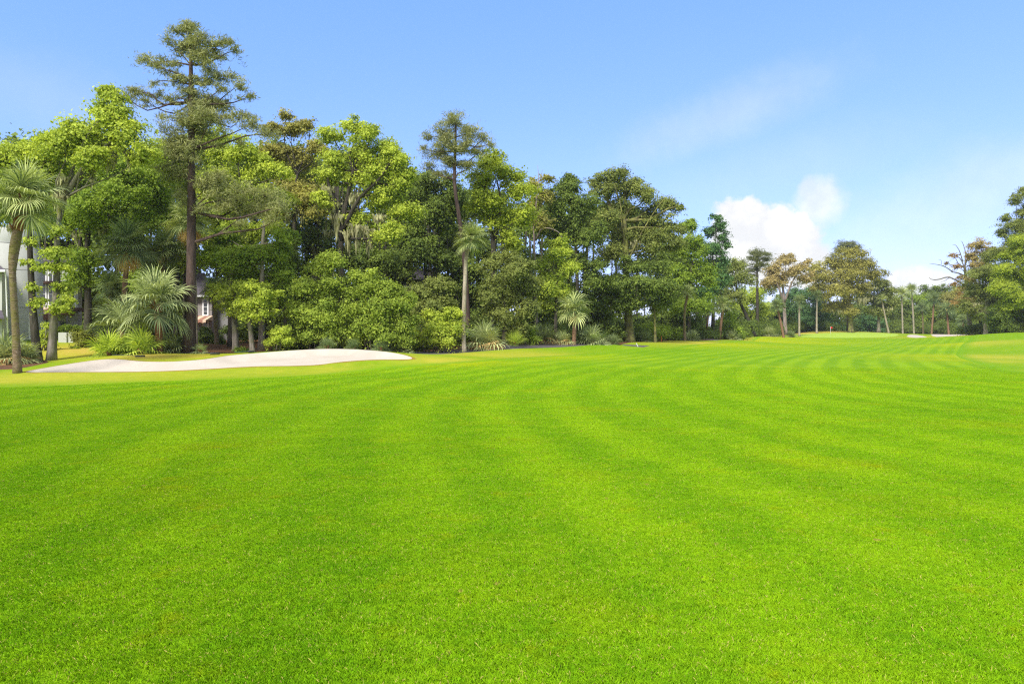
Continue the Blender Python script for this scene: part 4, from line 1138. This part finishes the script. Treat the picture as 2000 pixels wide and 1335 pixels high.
# ------------------------------------------------------------------ centre
tree('yellow green oak crown right of the second pine', 66, [(962, 672), (964, 580), (962, 480), (955, 400)],
     [(965, 310, 30, 20), (940, 350, 36, 26), (990, 340, 34, 26), (1010, 370, 34, 28), (960, 390, 40, 28), (1020, 420, 32, 26), (980, 430, 36, 26), (935, 400, 28, 24), (1000, 470, 34, 24), (950, 320, 24, 16)],
     'yellow', 'dark', .17, 2.7, .3, extra=[([(963, 520), (968, 430), (955, 390), (938, 350)], .22, .07), ([(966, 470), (978, 400, -.5), (970, 350, -.6)], .18, .06)])
tree('dusky green tree in front of the yellow green oak', 63, [(985, 672), (986, 600), (985, 540)],
     [(975, 510, 36, 28), (1010, 520, 36, 32), (960, 560, 34, 30), (1000, 575, 40, 30), (1035, 560, 26, 28), (1030, 610, 30, 26), (975, 610, 30, 24), (1020, 640, 26, 16)], 'olive', 'dark', .16, 2.9, .25)
tree('bright leaved maple in front of the dark centre trees', 70, [(1085, 668), (1086, 600), (1088, 540)],
     [(1095, 475, 26, 14), (1080, 500, 32, 16), (1110, 515, 26, 18), (1085, 535, 32, 18), (1065, 560, 28, 18), (1095, 570, 28, 18), (1055, 515, 18, 14), (1070, 590, 24, 16)], 'bright', 'dark', .17, 2.9, .22)
tree('deep green tree left of the thick trunked oak', 78, [(1128, 668), (1128, 580), (1125, 470)],
     [(1110, 370, 34, 22), (1085, 400, 34, 28), (1135, 400, 38, 30), (1110, 440, 44, 30), (1150, 460, 34, 34), (1075, 440, 28, 24), (1130, 510, 40, 30), (1160, 540, 30, 30), (1110, 350, 20, 12), (1120, 590, 36, 22)], 'dark', 'dark', .19, 3.0, .34)
tree('thin crowned yellow tree with pale dead limbs left of the deep green tree', 74, [(1048, 670), (1046, 560), (1042, 440)],
     [(1045, 365, 22, 16), (1065, 385, 24, 16), (1040, 400, 26, 18), (1070, 350, 16, 10), (1060, 430, 28, 18)], 'bronze', 'dead', .18, 1.9, .22,
     extra=[([(1043, 440), (1048, 390, -1), (1052, 350, -1), (1050, 322, -1)], .10, .015), ([(1046, 470), (1060, 445, -1), (1090, 452, -1.2), (1100, 470, -1.2)], .09, .015), ([(1049, 370, -1), (1056, 345, -1), (1060, 330, -1)], .05, .01)])
tree('big olive oak with thick moss covered trunk at the edge of the cart path', 85, [(1230, 668), (1228, 630), (1226, 590), (1222, 500), (1218, 430)],
     [(1195, 345, 30, 16), (1225, 365, 36, 20), (1180, 375, 32, 22), (1265, 375, 30, 20), (1215, 410, 44, 26), (1265, 420, 40, 26), (1305, 395, 24, 18), (1180, 430, 36, 28), (1310, 440, 26, 22), (1230, 460, 44, 26), (1280, 470, 40, 24), (1195, 490, 36, 26), (1325, 405, 12, 9), (1170, 350, 18, 10), (1318, 480, 22, 20), (1215, 335, 20, 10)],
     'olive', 'mossy', .19, 2.6, .62, 'oak_tree', extra=[([(1222, 520), (1250, 460, -1), (1280, 410, -1.5), (1300, 385, -1.5)], .12, .04), ([(1222, 500), (1215, 420, -1.5), (1210, 390, -1.5)], .12, .05)], moss=[(1240, 470, 8, 30, 40), (1275, 485, 8, 30, 40)], tip=.5)
tree('magnolia with dark leathery crown and thin trunk right of the thick mossy oak trunk', 83, [(1280, 668), (1279, 630), (1277, 590), (1270, 560)],
     [(1235, 520, 36, 18), (1280, 515, 34, 18), (1215, 555, 40, 24), (1260, 555, 44, 26), (1300, 560, 26, 28), (1240, 590, 44, 16), (1285, 595, 32, 18), (1200, 585, 26, 14)], 'dark', 'palmd' if False else 'mossy', .19, 3.2, .17, 'magnolia_tree')
tree('rounded green tree behind the s-curved slim palm', 100, [(1345, 662), (1346, 600), (1350, 520)],
     [(1345, 440, 22, 20), (1330, 480, 26, 26), (1365, 480, 24, 28), (1345, 530, 32, 28), (1375, 540, 24, 30), (1325, 540, 22, 30), (1355, 590, 34, 24), (1330, 600, 24, 24)], 'mid', 'dark', .21, 2.9, .34)
tree('blue green tree with bare ragged top, last tree before the open sky', 112, [(1392, 660), (1393, 600), (1395, 520)],
     [(1405, 440, 15, 12), (1385, 450, 18, 12), (1412, 465, 12, 12), (1390, 485, 24, 20), (1410, 505, 16, 16), (1380, 525, 28, 26), (1400, 550, 24, 26), (1375, 570, 24, 22), (1400, 425, 14, 7), (1420, 480, 8, 8)], 'deep', 'dark', .23, 2.7, .36)
bush('bright rounded bush right of the short orange trunked palms', 118, 1425, [(1420, 635, 20, 18), (1436, 645, 18, 14), (1405, 648, 18, 12), (1426, 615, 12, 10)], 'mid', .2, 3.2)
bush('dark bush at the left side of the pale path', 96, 1318, [(1318, 655, 14, 10), (1306, 650, 14, 12), (1326, 648, 8, 9)], 'mid', .16, 3.2)
bush('low green bush between the silvery fan palmetto and the dark one', 64, 1032, [(1025, 652, 18, 14), (1040, 660, 16, 10), (1010, 640, 14, 12)], 'mid', .14, 3.2)
bush('light bush behind the thin magnolia trunk', 90, 1268, [(1268, 640, 18, 22), (1290, 648, 16, 16), (1252, 648, 12, 14)], 'mid', .16, 3)

# ------------------------------------------------------------------ far trees beyond the green
tree('slanting dark trunked oak with light green leaves left of the straight dark pine', 140, [(1474, 656), (1464, 630), (1450, 600), (1440, 575), (1438, 550)],
     [(1435, 520, 22, 16), (1450, 545, 24, 18), (1425, 550, 18, 18), (1440, 575, 22, 14), (1418, 530, 12, 12)], 'olive', 'dark', .27, 2.5, .45)
tree('sunlit yellow green tree behind the slanting oak', 170, [(1455, 655), (1456, 620), (1458, 590)], [(1445, 600, 24, 22), (1470, 580, 22, 26), (1465, 620, 26, 20), (1420, 590, 18, 20), (1490, 600, 18, 22)], 'bright', 'dark', .33, 2.8, .35)
tree('tan tinged oak with pale crooked limbs left of the flagstick', 180, [(1534, 652), (1532, 610), (1530, 570), (1526, 545)],
     [(1530, 508, 24, 11), (1510, 525, 24, 13), (1550, 530, 26, 14), (1525, 545, 30, 14), (1500, 550, 18, 14), (1570, 545, 18, 14), (1565, 520, 14, 9), (1540, 500, 12, 6), (1575, 510, 8, 6)],
     'tan', 'dead', .34, 2.3, .55, 'oak_tree', extra=[([(1532, 600), (1524, 570, -2), (1515, 548, -2)], .4, .12), ([(1532, 590), (1545, 555, -2), (1560, 530, -2)], .35, .1)], moss=[(1520, 555, 8, 18, 30), (1555, 550, 8, 18, 30)])
tree('dim evergreen filling the gap behind the tan tinged oak', 200, [(1568, 652), (1568, 600), (1568, 570)], [(1560, 580, 26, 22), (1590, 575, 22, 24), (1530, 600, 26, 24), (1575, 615, 30, 24), (1600, 610, 24, 26), (1545, 630, 20, 18)], 'deep', 'dark', .36, 2.7, .5)
tree('largest mossy oak, broad and tan green, behind the flagstick', 188, [(1662, 650), (1660, 620), (1658, 580), (1660, 550)],
     [(1655, 497, 34, 13), (1630, 515, 34, 15), (1680, 512, 32, 15), (1610, 540, 32, 16), (1655, 535, 44, 18), (1700, 535, 28, 16), (1625, 565, 36, 16), (1675, 562, 36, 16), (1595, 560, 14, 12), (1640, 592, 24, 12), (1660, 605, 18, 9), (1625, 600, 20, 10), (1590, 525, 16, 12)],
     'bronze', 'mossy', .33, 2.5, .75, 'oak_tree', moss=[(1610, 575, 12, 22, 50), (1640, 605, 12, 18, 50), (1680, 580, 14, 24, 60), (1660, 610, 10, 16, 40), (1625, 555, 12, 20, 40), (1695, 560, 10, 20, 40)],
     extra=[([(1659, 600), (1640, 560, -2.5), (1625, 530, -2.5)], .4, .1), ([(1659, 590), (1675, 550, -2.5), (1685, 520, -2.5)], .4, .1)])
tree('rounded tan green oak on the right flank of the largest mossy oak', 192, [(1716, 652), (1716, 610), (1714, 570)],
     [(1715, 555, 26, 16), (1735, 572, 20, 16), (1700, 580, 26, 15), (1725, 595, 24, 13), (1745, 590, 12, 12), (1712, 608, 22, 9)], 'olive', 'grey', .33, 2.6, .5, 'oak_tree', moss=[(1715, 605, 12, 18, 40), (1730, 600, 10, 18, 30)])
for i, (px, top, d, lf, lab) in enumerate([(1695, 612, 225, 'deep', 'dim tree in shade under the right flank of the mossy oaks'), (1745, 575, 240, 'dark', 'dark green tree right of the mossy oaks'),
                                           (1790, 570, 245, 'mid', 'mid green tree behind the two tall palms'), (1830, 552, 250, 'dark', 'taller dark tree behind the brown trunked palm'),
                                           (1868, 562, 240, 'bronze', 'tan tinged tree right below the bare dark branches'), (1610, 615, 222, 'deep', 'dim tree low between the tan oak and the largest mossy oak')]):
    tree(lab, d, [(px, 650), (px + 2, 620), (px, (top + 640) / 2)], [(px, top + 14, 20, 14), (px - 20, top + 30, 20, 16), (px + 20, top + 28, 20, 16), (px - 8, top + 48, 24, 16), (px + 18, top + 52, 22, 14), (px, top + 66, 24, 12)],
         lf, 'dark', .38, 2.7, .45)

# ------------------------------------------------------------------ right side
tree('dead dark oak with twisted bare branches reaching left over the woods', 150, [(1896, 652), (1892, 610), (1888, 560), (1884, 520)],
     [(1872, 590, 14, 10), (1885, 560, 12, 10), (1876, 540, 10, 6), (1890, 500, 10, 6), (1878, 575, 12, 8), (1862, 498, 10, 6), (1870, 520, 12, 7), (1896, 480, 10, 8), (1850, 514, 7, 4), (1898, 515, 12, 9), (1864, 552, 10, 6)], 'rust', 'grey', .22, 1.1, .5, 'dead_oak_tree', tip=.5, twigs=True,
     extra=[([(1889, 560), (1870, 548), (1852, 540), (1838, 544), (1822, 546), (1814, 541)], .22, .05), ([(1860, 530), (1845, 520), (1830, 516), (1815, 514)], .13, .03), ([(1888, 540), (1872, 533), (1858, 530)], .2, .11),
            ([(1886, 530), (1876, 505), (1862, 498), (1852, 492)], .15, .03), ([(1880, 510), (1874, 490), (1866, 478), (1860, 478)], .12, .02), ([(1884, 520), (1886, 495), (1880, 474), (1876, 470)], .14, .02), ([(1885, 500), (1892, 482), (1892, 470)], .10, .02),
            ([(1838, 516), (1838, 508), (1832, 506)], .06, .02), ([(1890, 510), (1898, 490), (1900, 474)], .10, .02), ([(1855, 541), (1846, 547), (1838, 550)], .08, .02), ([(1868, 498), (1862, 505), (1854, 506)], .06, .02), ([(1846, 520), (1850, 512), (1858, 508)], .05, .02)])
tree('brown leaved oak beside the dead dark oak', 145, [(1916, 653), (1914, 600), (1912, 540)],
     [(1915, 478, 20, 12), (1900, 500, 18, 12), (1930, 490, 14, 12), (1915, 520, 22, 16), (1900, 545, 18, 16), (1920, 560, 22, 20), (1895, 580, 18, 18)], 'tan', 'dark', .24, 1.8, .4, 'oak_tree')
tree('grey green mossy oak sloping down toward the far bunker', 138, [(1925, 654), (1924, 620), (1928, 570)],
     [(1935, 500, 24, 18), (1920, 530, 26, 20), (1950, 540, 28, 24), (1905, 565, 26, 18), (1930, 580, 30, 20), (1960, 590, 28, 22), (1890, 600, 20, 14), (1915, 610, 24, 14)], 'olive', 'grey', .23, 2.7, .42, 'oak_tree', moss=[(1900, 590, 8, 22, 40), (1925, 600, 9, 22, 40)])
tree('tall olive tree with thin upper boughs at the right frame edge', 130, [(1985, 655), (1984, 600), (1982, 500)],
     [(1995, 415, 18, 14), (1985, 390, 16, 12), (2004, 372, 18, 14), (1962, 425, 14, 9), (1975, 440, 22, 14), (1958, 455, 18, 12), (2010, 440, 26, 20), (1990, 470, 30, 18), (1960, 490, 22, 16), (2020, 400, 18, 20), (2020, 480, 34, 30), (2040, 440, 26, 30)], 'olive', 'dark', .19, 2.4, .4, moss=[(1975, 480, 7, 20, 25)])
tree('bright yellow green tree leaning over the right rough at the frame edge', 126, [(2012, 656), (2008, 600), (2000, 540)],
     [(1990, 470, 26, 18), (1968, 495, 24, 16), (1990, 500, 30, 20), (1965, 525, 28, 22), (2000, 540, 34, 26), (1955, 560, 24, 22), (1985, 580, 30, 22), (2020, 520, 30, 30), (2030, 580, 34, 30), (1965, 596, 22, 16)], 'yellow', 'dark', .18, 2.9, .35)
tree('dark leaved tree at the foot of the right edge trees', 128, [(1968, 655), (1968, 630), (1970, 610)],
     [(1945, 615, 26, 18), (1975, 610, 26, 18), (2005, 615, 26, 20), (1960, 635, 28, 14), (1995, 638, 30, 14), (2030, 630, 30, 22)], 'dark', 'dark', .19, 3.0, .28)
bush('low dark shrubs row beneath the brown leaved oak', 142, 1905, [(1900, 640, 18, 10), (1920, 642, 16, 9), (1880, 644, 14, 7), (1938, 644, 14, 8)], 'dark', .22, 3.2)

# ------------------------------------------------------------------ the far-off wood and the undergrowth that read as one mass
SKYL = np.array([(-250, 300), (0, 300), (100, 290), (200, 270), (330, 330), (400, 310), (520, 290), (640, 300), (720, 310), (800, 340), (850, 380), (940, 370), (1050, 400), (1100, 400), (1200, 400), (1290, 430),
                 (1340, 490), (1400, 500), (1430, 580), (1480, 590), (1560, 585), (1600, 580), (1700, 580), (1750, 590), (1830, 585), (1880, 585), (1930, 560), (2000, 520), (2250, 480)], float)
LINE = np.array([(-250, 70), (0, 70), (350, 72), (560, 70), (800, 78), (950, 82), (1100, 92), (1250, 108), (1350, 124), (1450, 178), (1550, 212), (1700, 236), (1850, 252), (1930, 190), (2000, 155), (2250, 140)], float)
rng = np.random.default_rng(77)
LB = []; tk = Mesh()
for i in range(860):
    px = rng.uniform(-220, 2150); dl = np.interp(px, *LINE.T); d = dl + rng.uniform(0, 18 + .08 * dl)
    top = np.interp(px, *SKYL.T); py = rng.uniform(top + 18, 655) if i % 2 == 0 else rng.uniform(560, 655) if i % 4 == 1 else top + rng.uniform(12, 50)
    s = rng.uniform(20, 36) * max(.35, (655 - top) / 330)
    LB.append((W(px, py, d), np.array([s * 1.3, s, s]) * d / F))
for i in range(330):
    px = rng.uniform(-1500, -150) if i % 3 else rng.uniform(2150, 3200); d = 70 + rng.uniform(0, 22) if px < 0 else 140 + rng.uniform(0, 25)
    x_ = (px - 1000) / F * d; s = rng.uniform(1.3, 2.6); LB.append((np.array([x_, d, tz([(x_, d)])[0] + rng.uniform(.8, 15)]), np.array([s * 1.4, s, s])))
for i in range(60):
    px = rng.uniform(1400, 1760); d = np.interp(px, *LINE.T) + rng.uniform(-8, 14); top = np.interp(px, *SKYL.T)
    s = rng.uniform(11, 18); LB.append((W(px, rng.uniform(top + 12, 650), d), np.array([s * 1.4, s, s]) * d / F))
for i in range(150):
    px = rng.uniform(1850, 2250); d = np.interp(px, *LINE.T) + rng.uniform(-12, 10); top = np.interp(px, *SKYL.T)
    s = rng.uniform(12, 24); LB.append((W(px, rng.uniform(top + 25, 652), d), np.array([s * 1.3, s, s]) * d / F))
for i in range(190):
    px = rng.uniform(-150, 2120); d = np.interp(px, *LINE.T) + rng.uniform(-4, 10)
    top = np.interp(px, *SKYL.T); b = T(px, d); r_ = rng.uniform(.10, .24)
    lean = rng.normal() * 8
    tk.tube(spline([b - [0, 0, .2], W(px + lean * .5, (650 + top) / 2, d), W(px + lean, top + 60, d)], 6), np.linspace(r_, r_ * .5, 6), 6)
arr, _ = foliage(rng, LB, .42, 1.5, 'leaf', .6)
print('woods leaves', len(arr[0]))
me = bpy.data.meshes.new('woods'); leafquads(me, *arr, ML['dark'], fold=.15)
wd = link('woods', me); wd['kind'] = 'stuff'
t_ = tk.build('trunk', MB_['dark'], wd)
LB = []
for i in range(520):
    px = rng.uniform(560, 1990) if i % 6 else rng.uniform(1440, 1960)
    dl = np.interp(px, [-250, 200, 350, 560, 800, 900, 1000, 1100, 1180, 1250, 1300, 1345, 1395, 1420, 1445, 1480, 1530, 1600, 1700, 1810, 1870, 1935, 1985, 2100],
                   [62, 60, 56, 52, 55, 60, 67, 74, 80, 88, 97, 102, 108, 122, 136, 152, 180, 212, 228, 230, 202, 158, 140, 128])
    d = dl + rng.uniform(0, 9); b = T(px, d); s = rng.uniform(.5, 1.35) * (.8 + d / 180)
    LB.append((b + np.array([0, 0, s * rng.uniform(.3, 1.1)]), np.array([s * 1.25, s, s])))
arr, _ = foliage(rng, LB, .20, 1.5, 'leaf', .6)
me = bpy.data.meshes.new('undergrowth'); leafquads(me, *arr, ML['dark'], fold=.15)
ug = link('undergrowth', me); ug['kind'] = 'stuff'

# ------------------------------------------------------------------ small things on the course
p = T(1622, 177); fs = empty('golf_flagstick', p, 'thin white flagstick with small red flag on the putting green', 'flagstick')
m = Mesh(); m.tube([p - [0, 0, .1], p + [0, 0, 2.15]], [.03, .025], 8); m.build('pole', M_WHITE, fs, p)
m = Mesh(); n = 8; v = []
for i in range(n + 1):
    a = i / n; y = .05 * math.sin(a * 7)
    v += [(.03 + .5 * a, y, 2.12 - .05 * a), (.03 + .5 * a, y, 1.72 - .06 * a)]
m.add([tuple(p + np.array(q)) for q in v], [(2 * i, 2 * i + 1, 2 * i + 3, 2 * i + 2) for i in range(n)]); m.build('flag', M_RED, fs, p)


def stake(px, d, h, lean, mat, capm, lab):
    p = T(px, d); o = empty('marker_stake', p, lab, 'stake')
    a = np.array([lean, 0, 1.0]); a /= np.linalg.norm(a)
    m = Mesh(); m.tube([p - a * .1, p + a * h * .75], [.04, .036], 4); m.build('post', mat, o, p, False)
    m = Mesh(); m.tube([p + a * (h * .75 + .002), p + a * h * .96, p + a * h], [.037, .033, .015], 4); m.build('cap', capm, o, p, False)


stake(1246, 76, .42, -.5, M_WHITE, M_WHITE, 'white marker stake leaning left beside the cart path end')
stake(1292, 87, .8, .0, M_ORANGE, M_ORANGE, 'orange upright marker stake beside the cart path end')


def rake(pts, grip, lab):
    (a0, b0_, d0), (a1, b1, d1) = pts
    p0 = T(a0, d0) + [0, 0, .09]; p1 = T(a1, d1) + [0, 0, .11]
    o = empty('bunker_rake', T(a1, d1), lab, 'rake'); off = np.array(o.location)
    m = Mesh(); m.tube([p0, (p0 + p1) / 2 + [0, 0, .01], p1], [.022] * 3, 7); m.build('handle', grip, o, off)
    dv = unit(p1 - p0); sv = unit(np.cross(dv, [0, 0, 1.])); m = Mesh()
    m.tube([p1 - sv * .3, p1 + sv * .3], [.045, .045], 6)
    for i in range(9):
        q = p1 + sv * (-.28 + .07 * i); m.tube([q, q + dv * .02 - [0, 0, .14]], [.015, .009], 4)
    m.build('head', M_METAL, o, off)


rake([(220, 695, 41.0), (274, 697, 40.0)], M_METAL, 'grey rake lying on the turf tongue at the left end of the bunker')
rake([(398, 690, 42.6), (420, 693, 41.8)], M_METAL, 'short looking dark rake on the bunker rim below the tall pine')
rake([(458, 690, 43.2), (490, 690, 43.0)], M_GRIP, 'green handled rake lying on the bunker rim below the layered young trees')

# ------------------------------------------------------------------ fairway grass: blades in small patches, spread over the near ground
rng = np.random.default_rng(5)


def blade_patch(name, n, size, hgt, wid):
    me = bpy.data.meshes.new(name)
    p = np.column_stack([rng.uniform(-size / 2, size / 2, (n, 2)), np.zeros(n)])
    cl_ = rng.uniform(-size / 2, size / 2, (60, 2)); i = rng.integers(0, 60, n); mv = rng.random(n) < .5
    p[mv, :2] = cl_[i[mv]] + rng.normal(size=(mv.sum(), 2)) * .022
    th = rng.uniform(0, 2 * math.pi, n); ln = rng.uniform(.25, 1.25, n)
    h = np.column_stack([np.cos(th), np.sin(th), np.zeros(n)])
    s = np.column_stack([-np.sin(th + .4), np.cos(th + .4), np.zeros(n)]) * (wid * rng.uniform(.7, 1.3, n))[:, None]
    H = (hgt * rng.uniform(.5, 1.25, n))[:, None]
    q = np.stack([p - s * .5, p + s * .5, p + h * (ln[:, None] * H * .5) + np.array([0, 0, 1]) * H * .72 + s * .42, p + h * (ln[:, None] * H) + np.array([0, 0, 1]) * H, p + h * (ln[:, None] * H * .5) + np.array([0, 0, 1]) * H * .72 - s * .42], 1)
    fill(me, q.reshape(-1, 3), np.arange(n * 5).reshape(n, 5), M_BLADE, False)
    a = me.attributes.new('tone', 'FLOAT', 'FACE'); a.data.foreach_set('value', rng.random(n).astype(np.float32))
    return me


from mathutils.bvhtree import BVHTree
BV = BVHTree.FromPolygons([tuple(v) for v in V3], [tuple(int(i) for i in t) for t in TRI])


def gz(x, y): return BV.ray_cast(Vector((x, y, 30)), Vector((0, 0, -1)))[0].z


xs = []
y = -5.0; st = .41
while y < 40:
    hw = .9 * max(y, 0) + 10
    x = -hw
    while x < hw:
        xs.append((x + rng.uniform(-.1, .1), y + rng.uniform(-.1, .1))); x += st
    y += st
XS = np.array(xs); XS = XS[inpoly(XS, fairway)]
# dense turf close by, thinner and thinner patches farther off
for k_, (y0, y1, nb_) in enumerate([(-6, 8, 5600), (8, 12, 4600), (12, 16, 3600), (16, 20, 2600), (20, 25, 1700), (25, 31, 950), (31, 40, 400)]):
    yy = XS[:, 1] + rng.uniform(-1, 1, len(XS)) * (.10 * np.abs(XS[:, 1]))
    if k_ == 0: YY = yy
    Q = XS[(YY >= y0) & (YY < y1)]
    src = bpy.data.objects.new('grass_patch', blade_patch('grass_patch', nb_, .62, .021 * (1 - .09 * k_), .0036 + .0009 * k_))
    pm = bpy.data.meshes.new('grass'); pm.vertices.add(len(Q))
    pm.vertices.foreach_set('co', np.column_stack([Q, [gz(*q_) for q_ in Q]]).astype(np.float32).ravel())
    a = pm.attributes.new('rot', 'FLOAT_VECTOR', 'POINT'); a.data.foreach_set('vector', np.column_stack([np.zeros((len(Q), 2)), rng.uniform(0, 6.28, len(Q))]).astype(np.float32).ravel())
    go = link('grass', pm); go['kind'] = 'stuff'
    ng = bpy.data.node_groups.new('grass patches', 'GeometryNodeTree')
    ng.interface.new_socket('Geometry', in_out='INPUT', socket_type='NodeSocketGeometry'); ng.interface.new_socket('Geometry', in_out='OUTPUT', socket_type='NodeSocketGeometry')
    N = ng.nodes; gi = N.new('NodeGroupInput'); gout = N.new('NodeGroupOutput'); oi = N.new('GeometryNodeObjectInfo'); ip_ = N.new('GeometryNodeInstanceOnPoints')
    oi.inputs['Object'].default_value = src
    n2_ = N.new('GeometryNodeInputNamedAttribute'); n2_.data_type = 'FLOAT_VECTOR'; n2_.inputs['Name'].default_value = 'rot'
    Lk = ng.links.new
    Lk(gi.outputs[0], ip_.inputs['Points']); Lk(oi.outputs['Geometry'], ip_.inputs['Instance']); Lk(n2_.outputs[0], ip_.inputs['Rotation']); Lk(ip_.outputs[0], gout.inputs[0])
    go.modifiers.new('grass patches', 'NODES').node_group = ng

# ------------------------------------------------------------------ light haze in the air
HAZE = .0002
m, k = newmat('haze air')
pv = k.n('ShaderNodeVolumePrincipled'); pv.inputs['Color'].default_value = (.92, .96, 1, 1); pv.inputs['Density'].default_value = HAZE; pv.inputs['Anisotropy'].default_value = .2
out = k.n('ShaderNodeOutputMaterial'); k.put(out.inputs['Volume'], pv.outputs[0])
b = Mesh(); zlo = float(V3[:, 2].min()) - 1.0
b.box((-720, -420, zlo), (720, 820, 33)); hz = b.build('haze', m, None, (0, 0, 0), False); hz['kind'] = 'stuff'
